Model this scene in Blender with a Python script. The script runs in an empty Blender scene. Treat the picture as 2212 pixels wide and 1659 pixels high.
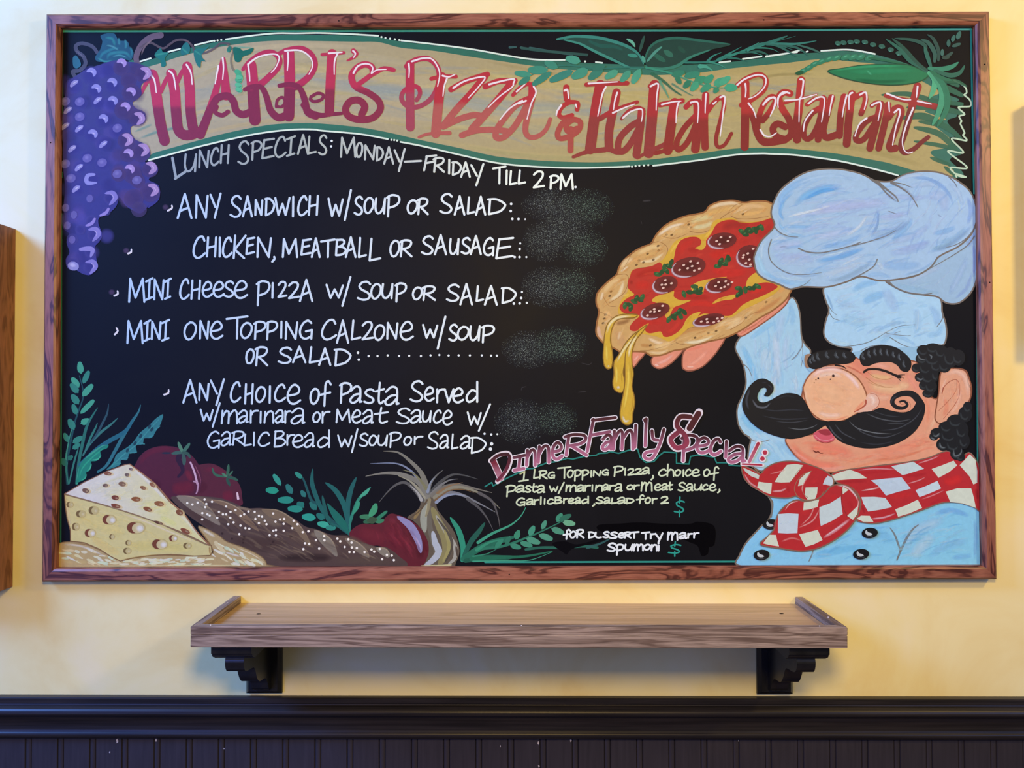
import bpy, bmesh, math, random
from math import sin, cos, pi, radians, hypot, atan2
from mathutils import Vector, Matrix, noise
from mathutils.geometry import tessellate_polygon, delaunay_2d_cdt
random.seed(7)
sc = bpy.context.scene
col = sc.collection

# ------------------------------------------------------------------ camera, world, lights, exposure
Z0 = 1.108                      # height of the sign's lower edge above the floor
F = 1700.0                      # focal length in pixels of the 2212 px frame
CAM = Vector((-0.0103, -1.27904, Z0 + 0.2914))
PITCH, YAW, ROLL = 0.01768, 0.00037, -0.00272
fw = Vector((-sin(YAW) * cos(PITCH), cos(YAW) * cos(PITCH), sin(PITCH)))
rx = Vector((cos(YAW), sin(YAW), 0)); up = rx.cross(fw)
RX = rx * cos(ROLL) + up * sin(ROLL); UP = up * cos(ROLL) - rx * sin(ROLL)
cd = bpy.data.cameras.new('camera'); cam = bpy.data.objects.new('camera', cd); col.objects.link(cam)
cd.sensor_fit = 'HORIZONTAL'; cd.sensor_width = 36.0; cd.lens = 36.0 * F / 2212.0; cd.clip_start = 0.01
M = Matrix((RX, UP, -fw)).transposed().to_4x4(); M.translation = CAM; cam.matrix_world = M
sc.camera = cam
sc.view_settings.view_transform = 'Standard'; sc.view_settings.look = 'None'
sc.view_settings.gamma = 1.0; sc.view_settings.use_curve_mapping = False; sc.view_settings.exposure = 0.0
sc.cycles.transparent_max_bounces = 48
w = bpy.data.worlds.new('world'); sc.world = w; w.use_nodes = True
w.node_tree.nodes['Background'].inputs[0].default_value = (1.0, 0.84, 0.55, 1)
w.node_tree.nodes['Background'].inputs[1].default_value = 0.19

def area(name, loc, target, sx, sy, color, power):
    l = bpy.data.lights.new(name, 'AREA'); l.shape = 'RECTANGLE'; l.size = sx; l.size_y = sy
    l.color = color; l.energy = power
    o = bpy.data.objects.new(name, l); col.objects.link(o); o.location = loc
    o.rotation_euler = (Vector(target) - Vector(loc)).to_track_quat('-Z', 'Y').to_euler()
    return o
WARM = (1.0, 0.67, 0.20); BLUE = (0.125, 0.315, 1.0)
area('window_daylight', (-2.2, -1.0, Z0 + 1.45), (-0.2, 0, Z0 + 0.5), 0.9, 0.7, BLUE, 112)
area('sheen_fill', (-2.0, -2.9, Z0 + 0.45), (-0.3, 0, Z0 + 0.4), 1.5, 1.5, (0.09, 0.20, 1.0), 38)  # unseen source added to give the panel's left side its blue sheen
area('right_blue_fill', (2.2, -2.0, Z0 + 0.9), (0.5, 0, Z0 + 0.3), 1.3, 1.2, BLUE, 17)  # unseen blue fill added to keep whites on the right neutral
area('pendant_lamp', (0.05, -1.40, Z0 + 0.72), (0.05, 0, Z0 + 0.05), 0.22, 0.22, WARM, 16)
area('ceiling_lamp', (1.5, -1.1, Z0 + 1.15), (0.6, 0, Z0 + 0.2), 0.16, 0.16, WARM, 14)

# ------------------------------------------------------------------ helpers
def ray(px, py, y):
    d = fw + RX * ((px - 1106) / F) - UP * ((py - 829.5) / F)
    return CAM + d * ((y - CAM.y) / d.y)

def lin(h):
    r = []
    for i in (0, 2, 4):
        c = int(h[i:i + 2], 16) / 255
        r.append(c / 12.92 if c <= 0.04045 else ((c + 0.055) / 1.055) ** 2.4)
    return r

def node_mat(name, base=(0.5, 0.5, 0.5), rough=0.5, spec=0.5):
    m = bpy.data.materials.new(name); m.use_nodes = True
    n = m.node_tree.nodes; b = n['Principled BSDF']
    b.inputs['Base Color'].default_value = (*base, 1); b.inputs['Roughness'].default_value = rough
    b.inputs['Specular IOR Level'].default_value = spec
    return m, n, m.node_tree.links, b

def mkmap(n, l, scale, kind='Object'):
    tc = n.new('ShaderNodeTexCoord'); mp = n.new('ShaderNodeMapping')
    mp.inputs['Scale'].default_value = scale
    l.new(tc.outputs[kind], mp.inputs['Vector']); return mp.outputs['Vector']

def ramp(n, l, src, stops):
    r = n.new('ShaderNodeValToRGB'); e = r.color_ramp.elements
    while len(e) < len(stops): e.new(0.5)
    for el, (p, c) in zip(e, stops): el.position = p; el.color = (*c, 1)
    l.new(src, r.inputs['Fac']); return r.outputs['Color']

def noise_tex(n, l, vec, scale, detail=4, rough=0.55, dist=0.0):
    t = n.new('ShaderNodeTexNoise'); t.inputs['Scale'].default_value = scale
    t.inputs['Detail'].default_value = detail; t.inputs['Roughness'].default_value = rough
    t.inputs['Distortion'].default_value = dist; l.new(vec, t.inputs['Vector']); return t.outputs['Fac']

def bump(n, l, b, src, strength, dist=0.001):
    bp = n.new('ShaderNodeBump'); bp.inputs['Strength'].default_value = strength; bp.inputs['Distance'].default_value = dist
    l.new(src, bp.inputs['Height']); l.new(bp.outputs['Normal'], b.inputs['Normal'])

def mesh_obj(name, verts, faces, mat, parent=None, smooth=False):
    me = bpy.data.meshes.new(name); me.from_pydata([tuple(v) for v in verts], [], faces); me.update()
    bm = bmesh.new(); bm.from_mesh(me); bmesh.ops.recalc_face_normals(bm, faces=bm.faces); bm.to_mesh(me); bm.free()
    if mat: me.materials.append(mat)
    if smooth:
        for p in me.polygons: p.use_smooth = True
    o = bpy.data.objects.new(name, me); col.objects.link(o); o.parent = parent
    return o

def bevel(o, width, seg=2):
    m = o.modifiers.new('bevel', 'BEVEL'); m.width = width; m.segments = seg; m.limit_method = 'ANGLE'; m.angle_limit = radians(40)
    return o

def box(name, x0, x1, y0, y1, z0, z1, mat, parent=None, bv=0):
    v = [(x, y, z) for x in (x0, x1) for y in (y0, y1) for z in (z0, z1)]
    f = [(0, 1, 3, 2), (4, 6, 7, 5), (0, 4, 5, 1), (2, 3, 7, 6), (0, 2, 6, 4), (1, 5, 7, 3)]
    o = mesh_obj(name, v, f, mat, parent)
    if bv: bevel(o, bv)
    return o

def extrude_x(name, prof, x0, x1, mat, parent=None, smooth=False):
    """prof: closed list of (depth out from the wall, z); swept along x"""
    n = len(prof)
    v = [(x0, -d, z) for d, z in prof] + [(x1, -d, z) for d, z in prof]
    f = [(i, (i + 1) % n, n + (i + 1) % n, n + i) for i in range(n)] + [tuple(range(n)), tuple(range(2 * n - 1, n - 1, -1))]
    return mesh_obj(name, v, f, mat, parent, smooth)

def empty(name, loc=(0, 0, 0)):
    o = bpy.data.objects.new(name, None); col.objects.link(o); o.location = loc; o.empty_display_size = 0.05; return o

def tag(o, label=None, cat=None, group=None, kind=None):
    for k, v in (('label', label), ('category', cat), ('group', group), ('kind', kind)):
        if v: o[k] = v
    return o

# ------------------------------------------------------------------ setting materials
m_wall, n, l, b = node_mat('yellow_plaster', (0.86, 0.72, 0.42), 0.55, 0.3)
v = mkmap(n, l, (1, 1, 1)); f1 = noise_tex(n, l, v, 5, 5, 0.6, 0.6)
l.new(ramp(n, l, f1, [(0.3, (0.80, 0.665, 0.26)), (0.5, (0.85, 0.765, 0.35)), (0.72, (0.87, 0.80, 0.45))]), b.inputs['Base Color'])
bump(n, l, b, noise_tex(n, l, v, 260, 3, 0.6), 0.10, 0.001)

m_rail, n, l, b = node_mat('dark_painted_moulding', (0.018, 0.016, 0.018), 0.36, 0.28)
v = mkmap(n, l, (1, 30, 30)); f1 = noise_tex(n, l, v, 6, 4)
l.new(ramp(n, l, f1, [(0.35, (0.012, 0.011, 0.012)), (0.7, (0.026, 0.023, 0.024))]), b.inputs['Base Color'])
bump(n, l, b, f1, 0.15, 0.0006)

m_bead, n, l, b = node_mat('dark_painted_beadboard', (0.026, 0.024, 0.032), 0.5, 0.4)
v = mkmap(n, l, (30, 30, 2)); f1 = noise_tex(n, l, v, 5, 4)
l.new(ramp(n, l, f1, [(0.3, (0.022, 0.020, 0.026)), (0.7, (0.032, 0.029, 0.037))]), b.inputs['Base Color'])
bump(n, l, b, f1, 0.12, 0.0006)
m_chip, *_ = node_mat('bare_primer', (0.5, 0.48, 0.48), 0.7, 0.2)
m_floor, n, l, b = node_mat('brown_floor', (0.12, 0.07, 0.045), 0.45)
v = mkmap(n, l, (1, 6, 1)); f1 = noise_tex(n, l, v, 4, 4)
l.new(ramp(n, l, f1, [(0.3, (0.09, 0.05, 0.03)), (0.7, (0.16, 0.10, 0.06))]), b.inputs['Base Color'])

# ------------------------------------------------------------------ setting
tag(box('wall_back', -2.6, 2.6, 0, 0.12, 0, 2.9, m_wall), 'yellow plaster wall behind the sign', None, None, 'structure')
tag(box('floor', -2.6, 2.6, -3.9, 0.12, -0.1, 0, m_floor), None, None, None, 'structure')

RT = Z0 - 0.1888                # chair rail top at x = 0
TILT = 0.00436                  # the rail runs a little downhill to the right
prof = [(0, 0), (.0105, 0), (.0125, -.0015), (.0125, -.0085), (.0115, -.0100), (.0120, -.0115), (.0165, -.0125), (.0205, -.0150),
        (.0225, -.0172), (.0233, -.0190), (.0236, -.0212), (.0230, -.0234), (.0215, -.0254), (.0170, -.0275), (.0145, -.0310), (.0125, -.0380), (.0115, -.0450), (.0118, -.0515),
        (.0128, -.0545), (.0140, -.0556), (.0147, -.0572), (.0148, -.0590), (.0143, -.0610), (.0120, -.0640), (.0100, -.0660), (0, -.0660)]
rail = extrude_x('trim_1', prof, -2.6, 2.6, m_rail)
rail.location.z = RT; rail.rotation_euler.y = TILT
tag(rail, 'dark moulded chair rail running along the wall under the shelf', None, None, 'structure')

# beadboard below the rail: flat boards, each joint a bead between two grooves
pitch = 0.05165; bx0 = 0.0375
v = []; xs = []
k0 = -49
for k in range(k0, 50):
    c = bx0 + k * pitch
    for dx, dp in ((-.0058, .006), (-.0047, .0035), (-.0036, .0052), (-.0018, .0058), (0, .006), (.0018, .0058), (.0036, .0052), (.0047, .0035), (.0058, .006)):
        xs.append((c + dx, dp))
for x, dp in xs: v += [(x, -dp, -RT + 0.001), (x, -dp, -0.055)]
f = [(2 * i, 2 * i + 2, 2 * i + 3, 2 * i + 1) for i in range(len(xs) - 1)]
nb = len(v)
v += [(xs[0][0], 0, -RT + .001), (xs[0][0], 0, -.055), (xs[-1][0], 0, -RT + .001), (xs[-1][0], 0, -.055)]
f += [(nb, 0, 1, nb + 1), (nb - 2, nb + 2, nb + 3, nb - 1), (nb, nb + 1, nb + 3, nb + 2)]
wains = mesh_obj('trim_2', v, f, m_bead)
wains.location.z = RT
tag(wains, 'dark painted beadboard panelling below the chair rail', None, None, 'structure')
me = wains.data; me.materials.append(m_chip)
bm = bmesh.new(); bm.from_mesh(me)
for px, py, a, c in ((253, 1600, 4, 10), (337, 1598, 4, 8), (237, 1625, 3, 4), (1163, 1605, 3, 8), (1233, 1599, 3, 7), (1164, 1655, 3, 6), (1081, 1612, 2, 4),
                     (536, 1592, 2, 4), (604, 1593, 2, 4), (484, 1617, 2, 3), (1595, 1600, 2, 3)):
    p = ray(px, py, -0.0063); p.z -= RT; q = []
    for t in range(9):
        r = 1 + 0.35 * sin(3 * t + px); q.append(bm.verts.new((p.x + a / 2700 * r * cos(t * 2 * pi / 9), p.y, p.z + c / 2700 * r * sin(t * 2 * pi / 9))))
    fc = bm.faces.new(q); fc.material_index = 1
bm.to_mesh(me); bm.free()
# ------------------------------------------------------------------ the sign: panel and oak frame
def wood(name, c0, c1, c2, rough, scale=(3.0, 20, 20), ns=2.2, dist=1.5, spec=0.4, fine=0.35, rings=7.0):
    m, n, l, b = node_mat(name, c1, rough, spec)
    v = mkmap(n, l, scale)
    f1 = noise_tex(n, l, v, ns, 3, 0.45, dist)
    wv = n.new('ShaderNodeMath'); wv.operation = 'MULTIPLY'; wv.inputs[1].default_value = rings; l.new(f1, wv.inputs[0])
    fr = n.new('ShaderNodeMath'); fr.operation = 'PINGPONG'; fr.inputs[1].default_value = 1.0; l.new(wv.outputs[0], fr.inputs[0])
    c = ramp(n, l, fr.outputs[0], [(0.12, c0), (0.38, c1), (0.85, c2)])
    v2 = mkmap(n, l, (scale[0] * 4, scale[1] * 7, scale[2] * 7)); f2 = noise_tex(n, l, v2, 4, 3)
    mx = n.new('ShaderNodeMixRGB'); mx.blend_type = 'MULTIPLY'; mx.inputs[0].default_value = fine
    l.new(c, mx.inputs[1]); l.new(ramp(n, l, f2, [(0.35, (0.35, 0.33, 0.32)), (0.6, (1, 1, 1))]), mx.inputs[2])
    l.new(mx.outputs[0], b.inputs['Base Color'])
    bump(n, l, b, f2, 0.15, 0.0006)
    return m
m_oak = wood('red_oak_stain', (0.08, 0.021, 0.013), (0.24, 0.082, 0.043), (0.32, 0.125, 0.067), 0.4)
m_board, n, l, b = node_mat('black_chalkboard', (0.0065, 0.0067, 0.0075), 0.5, 0.09)
v = mkmap(n, l, (1, 1, 1)); f1 = noise_tex(n, l, v, 3.5, 4, 0.6, 0.8)
l.new(ramp(n, l, f1, [(0.3, (0.0038, 0.0046, 0.0062)), (0.7, (0.0062, 0.0074, 0.0092))]), b.inputs['Base Color'])
l.new(ramp(n, l, f1, [(0.3, (0.5, 0.5, 0.5)), (0.7, (0.6, 0.6, 0.6))]), b.inputs['Roughness'])

W, H, FW, FD, BD = 1.524, 0.9137, 0.0215, 0.020, 0.008
sign = empty('menu_board', (0, 0, Z0))
tag(sign, 'large black restaurant menu chalkboard with painted chef and lettering in an oak frame', 'menu board')
box('chalkboard_panel', -W / 2 + .004, W / 2 - .004, -BD, 0, .004, H - .004, m_board, sign)
def rail_piece(L, loc, rot):
    a = [(0, 0), (0, FD - .003), (.003, FD), (FW - .005, FD), (FW - .002, FD - .002), (FW, FD - .005), (FW, 0)]   # (inward, depth)
    n_ = len(a)
    v = [(-L / 2 + i, -d, i) for i, d in a] + [(L / 2 - i, -d, i) for i, d in a]
    f = [(i, (i + 1) % n_, n_ + (i + 1) % n_, n_ + i) for i in range(n_)] + [tuple(range(n_)), tuple(range(2 * n_ - 1, n_ - 1, -1))]
    o = mesh_obj('frame_rail', v, f, m_oak, sign); o.location = loc; o.rotation_euler.y = rot
    return o
rb = rail_piece(W, (0, 0, 0), 0); rt_ = rail_piece(W, (0, 0, H), pi)
rl = rail_piece(H, (-W / 2, 0, H / 2), pi / 2); rr = rail_piece(H, (W / 2, 0, H / 2), -pi / 2)
m_hole, *_ = node_mat('dark_hole', (0.006, 0.004, 0.004), 0.8, 0.1)
def disc(name, c, r, mat, parent, axis='y', seg=12):
    v = []
    for t in range(seg):
        a = 2 * pi * t / seg
        v.append((c[0] + r * cos(a), c[1], c[2] + r * sin(a)) if axis == 'y' else (c[0] + r * cos(a), c[1] + r * sin(a), c[2]))
    return mesh_obj(name, v, [tuple(range(seg))], mat, parent)
for px, py in ((732, 45), (1650, 43), (109, 308), (2127, 139), (2138, 610), (1100, 1241)):
    p = ray(px, py, -FD - .0002); disc('nail_hole', (p.x, p.y, p.z - Z0), .0011, m_hole, sign)

# ------------------------------------------------------------------ shelf on two corbels
m_walnut = wood('grey_brown_walnut', (0.15, 0.105, 0.075), (0.25, 0.19, 0.14), (0.35, 0.275, 0.205), 0.5, (2.0, 34, 34), 2.4, 1.2, 0.25, 0.5)
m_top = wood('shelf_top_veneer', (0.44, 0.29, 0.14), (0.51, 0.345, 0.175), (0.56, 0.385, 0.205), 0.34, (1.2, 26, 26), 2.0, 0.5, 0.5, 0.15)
shelf = empty('wall_shelf', (0, 0, Z0 - 0.0588))
tag(shelf, 'empty brown wooden wall shelf with raised rim below the menu board', 'shelf')
X0, X1, SD, T, HT = -0.4625, 0.4585, 0.1705, 0.0178, 0.0294
TL = -0.0041                   # the shelf too runs slightly downhill to the right
shelf.rotation_euler.y = -TL
box('plank', X0, X1, -SD, 0, 0, T, m_walnut, shelf, .0012)
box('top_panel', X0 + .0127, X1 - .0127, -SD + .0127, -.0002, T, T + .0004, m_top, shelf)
RW = .0125
def mitre_rail(pts, name='rim_rail'):
    v = [(x, -d, T) for x, d in pts] + [(x, -d, HT) for x, d in pts]; k = len(pts)
    f = [tuple(range(k)), tuple(range(2 * k - 1, k - 1, -1))] + [(i, (i + 1) % k, k + (i + 1) % k, k + i) for i in range(k)]
    return bevel(mesh_obj(name, v, f, m_walnut, shelf), .001)
mitre_rail([(X0, SD), (X1, SD), (X1 - RW, SD - RW), (X0 + RW, SD - RW)])
m_walnut_y = m_walnut
def side_rail(s):
    o = mitre_rail([(0, 0), (SD, 0), (SD - RW, RW), (0, RW)])
    # build along local x so that the grain follows the rail, then turn it
    for vv in o.data.vertices: vv.co.y = -vv.co.y if s > 0 else vv.co.y
    o.rotation_euler.z = -pi / 2
    o.location.x = X0 if s > 0 else X1
    return o
side_rail(1); side_rail(-1)
m_brad_glint, *_ = node_mat('brad_glint_white', (0.92, 0.9, 0.88), 0.3, 0.8)  # white colour stands in for the glint on the brad heads
def tiny_dome(name, c, r, mat, parent):
    v = [(c[0], c[1], c[2] + r * .6)]; f = []
    for j, (rr_, h) in enumerate(((.6, .45), (1, 0))):
        for t in range(8):
            a = t * pi / 4; v.append((c[0] + r * rr_ * cos(a), c[1] + r * rr_ * sin(a), c[2] + r * h))
    f += [(0, 1 + t, 1 + (t + 1) % 8) for t in range(8)]
    f += [(1 + t, 9 + t, 9 + (t + 1) % 8, 1 + (t + 1) % 8) for t in range(8)]
    return mesh_obj(name, v, f, mat, parent, True)
for x, y in ((X0 + .0065, -.045), (X0 + .026, -SD + .006), (0.0015, -SD + .006), (X1 - .007, -.12), (X1 - .037, -SD + .006)):
    tiny_dome('brad_head', (x, y, HT), .0011, m_brad_glint, shelf)
for x, y in ((-.4005, -.066), (.4035, -.060)):
    o = disc('screw_hole', (0, 0, 0), .0034, m_hole, shelf, 'z'); o.location = (x, y, T + .0008); o.scale.y = .55

m_black, n, l, b = node_mat('black_lacquer', (0.008, 0.009, 0.011), 0.26, 0.5)
v = mkmap(n, l, (1, 1, 1)); f1 = noise_tex(n, l, v, 60, 3)
l.new(ramp(n, l, f1, [(0.3, (0.005, 0.006, 0.008)), (0.7, (0.014, 0.015, 0.017))]), b.inputs['Base Color']); bump(n, l, b, f1, 0.1, 0.0005)
def smooth_line(pts, n_=4):
    out = []
    for i in range(len(pts) - 1):
        p0, p1, p2, p3 = pts[max(i - 1, 0)], pts[i], pts[i + 1], pts[min(i + 2, len(pts) - 1)]
        for k in range(n_):
            t = k / n_
            out.append(tuple(0.5 * (2 * p1[j] + (p2[j] - p0[j]) * t + (2 * p0[j] - 5 * p1[j] + 4 * p2[j] - p3[j]) * t * t + (3 * p1[j] - p0[j] - 3 * p2[j] + p3[j]) * t ** 3) for j in (0, 1)))
    out.append(pts[-1]); return out
def bracket(x, label):
    zt = 0.0013 + (-.0588 + .0) * 0   # local top under the plank
    t = empty('shelf_bracket', (x, 0, Z0 - 0.0592 + (0.0017 if x < 0 else -0.0017)))
    tag(t, label, 'bracket', 'black corbel brackets under the wall shelf')
    hw = .0287
    # wall plate with a chamfered edge all round
    z0, z1, d0, d1, c = -.1245, 0, .0055, .0125, .0055
    v = [(-hw, 0, z0), (hw, 0, z0), (hw, 0, z1), (-hw, 0, z1), (-hw, -d0, z0), (hw, -d0, z0), (hw, -d0, z1), (-hw, -d0, z1),
         (-hw + c, -d1, z0 + c), (hw - c, -d1, z0 + c), (hw - c, -d1, z1), (-hw + c, -d1, z1)]
    f = [(0, 1, 2, 3), (0, 4, 5, 1), (1, 5, 6, 2), (3, 7, 4, 0), (4, 8, 9, 5), (5, 9, 10, 6), (7, 11, 8, 4), (8, 11, 10, 9), (2, 6, 10, 11, 7, 3)]
    mesh_obj('wall_plate', v, f, m_black, t)
    cap = [(.0125, 0), (.155, 0), (.155, -.0135), (.152, -.0150)] + smooth_line([(.1515, -.0155), (.1500, -.0185), (.1460, -.0210), (.1420, -.0222)], 3) + [(.1415, -.0235), (.0125, -.0235)]
    extrude_x('cap_moulding', cap, -hw, hw, m_black, t)
    pr = [(.1405, -.0235), (.1425, -.030), (.1395, -.040), (.1300, -.0465), (.1040, -.0505), (.0960, -.0535), (.0905, -.060), (.0845, -.070), (.0775, -.078),
          (.0680, -.0830), (.0480, -.0860), (.0385, -.0905), (.0310, -.0995), (.0265, -.1085), (.0200, -.1135), (.0125, -.1150)]
    extrude_x('corbel', [(.0125, -.0235)] + smooth_line(pr), -.0135, .0135, m_black, t)
    return t
bracket(-.4105, 'black corbel bracket under the left end of the wall shelf')
bracket(.4105, 'black corbel bracket under the right end of the wall shelf')

# ------------------------------------------------------------------ neighbours on the wall, cut by the frame edges
m_red = wood('reddish_brown_wood', (0.15, 0.05, 0.02), (0.22, 0.085, 0.035), (0.28, 0.11, 0.05), 0.5)
def deep_frame(name, x0, x1, z0, z1, dep, fw_, label, cat):
    t = empty(name, ((x0 + x1) / 2, 0, Z0 + z0)); tag(t, label, cat)
    a, hh = (x1 - x0) / 2, z1 - z0
    for s in (-1, 1):
        o = box('frame_rail', 0, hh, -dep, 0, -fw_ / 2, fw_ / 2, m_red, t, .001); o.rotation_euler.y = -pi / 2; o.location.x = s * (a - fw_ / 2)
        box('frame_rail', -a + fw_, a - fw_, -dep, 0, 0 if s < 0 else hh - fw_, fw_ if s < 0 else hh, m_red, t, .001)
    box('backing_panel', -a + fw_, a - fw_, -.012, 0, fw_, hh - fw_, m_board, t)
    return t
deep_frame('picture_frame', -1.42, -.8195, -.012, .569, .055, .03, 'brown wooden frame edge on the wall at the left of the menu board', 'picture frame')
deep_frame('picture_frame', .841, 1.45, .385, .775, .055, .03, 'brown wooden frame just beyond the right edge of the menu board wall', 'picture frame')
# ------------------------------------------------------------------ paint: flat strokes and patches lying on the panel
def attr_paint(name, alpha, rough=0.55, spec=0.22, dusty=False):
    m, n, l, b = node_mat(name, (0.8, 0.8, 0.8), rough, spec)
    a = n.new('ShaderNodeAttribute'); a.attribute_name = 'paint'
    v = mkmap(n, l, (1, 1, 1)); f1 = noise_tex(n, l, v, 130, 4, 0.65, 0.5)
    mx = n.new('ShaderNodeMixRGB'); mx.blend_type = 'MULTIPLY'; mx.inputs[0].default_value = 1.0
    l.new(a.outputs['Color'], mx.inputs[1]); l.new(ramp(n, l, f1, [(0.25, (0.86, 0.86, 0.86)), (0.75, (1.0, 1.0, 1.0))]), mx.inputs[2])
    l.new(mx.outputs[0], b.inputs['Base Color'])
    if alpha:
        l.new(a.outputs['Alpha'], b.inputs['Alpha'])
    if dusty:                                   # rubbed-out chalk: fine specks thinning out towards the edge
        wn = n.new('ShaderNodeTexNoise'); wn.inputs['Scale'].default_value = 1250; wn.inputs['Detail'].default_value = 2
        l.new(v, wn.inputs['Vector'])
        th = n.new('ShaderNodeMapRange'); th.inputs['From Min'].default_value = 0; th.inputs['From Max'].default_value = 1
        th.inputs['To Min'].default_value = 0.70; th.inputs['To Max'].default_value = 0.60
        l.new(a.outputs['Alpha'], th.inputs['Value'])
        gt = n.new('ShaderNodeMath'); gt.operation = 'GREATER_THAN'
        l.new(wn.outputs['Fac'], gt.inputs[0]); l.new(th.outputs[0], gt.inputs[1])
        ml = n.new('ShaderNodeMath'); ml.operation = 'MULTIPLY_ADD'; ml.inputs[1].default_value = 0.75
        hz = n.new('ShaderNodeMath'); hz.operation = 'MULTIPLY'; hz.inputs[1].default_value = 0.012
        l.new(a.outputs['Alpha'], hz.inputs[0]); l.new(gt.outputs[0], ml.inputs[0]); l.new(hz.outputs[0], ml.inputs[2])
        l.new(ml.outputs[0], b.inputs['Alpha'])
    return m
m_paint = attr_paint('sign_paint', False)
m_glaze = attr_paint('thin_sign_paint', True)
m_touch = attr_paint('touch_up_black', False, 0.9, 0.0)
m_dust = attr_paint('rubbed_chalk', True, 0.9, 0.05, True)

# relative light on the panel, so that a colour read off the photograph gives the paint's own colour
LC = [(0.795, 0.862, 1.651), (1.403, 1.206, 1.483), (1.24, 0.981, 0.905), (0.918, 0.937, 1.648), (1.552, 1.27, 1.303), (1.283, 1.026, 0.974), (0.718, 0.73, 1.301), (1.287, 1.059, 1.185), (0.904, 0.749, 0.814)]
def light_at(px, py):
    u = (px - 130) / 1970; t = (py - 60) / 1160
    U = ((1 - u) ** 2, 2 * u * (1 - u), u * u); T = ((1 - t) ** 2, 2 * t * (1 - t), t * t)
    B = [p * q for q in T for p in U]
    return [sum(B[k] * LC[k][i] for k in range(9)) for i in range(3)]

def flat_union(P, fc):
    """merge the overlapping pieces of a stroke into one flat triangulation, leaving its holes open"""
    r = delaunay_2d_cdt([Vector(p) for p in P], [], [list(f_) for f_ in fc], 1, 1e-4)
    keep = [tuple(f_) for f_, o in zip(r[2], r[5]) if o]
    used = sorted({i for f_ in keep for i in f_}); ix = {i: k for k, i in enumerate(used)}
    return [(r[0][i].x, r[0][i].y) for i in used], [tuple(ix[i] for i in f_) for f_ in keep]

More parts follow.
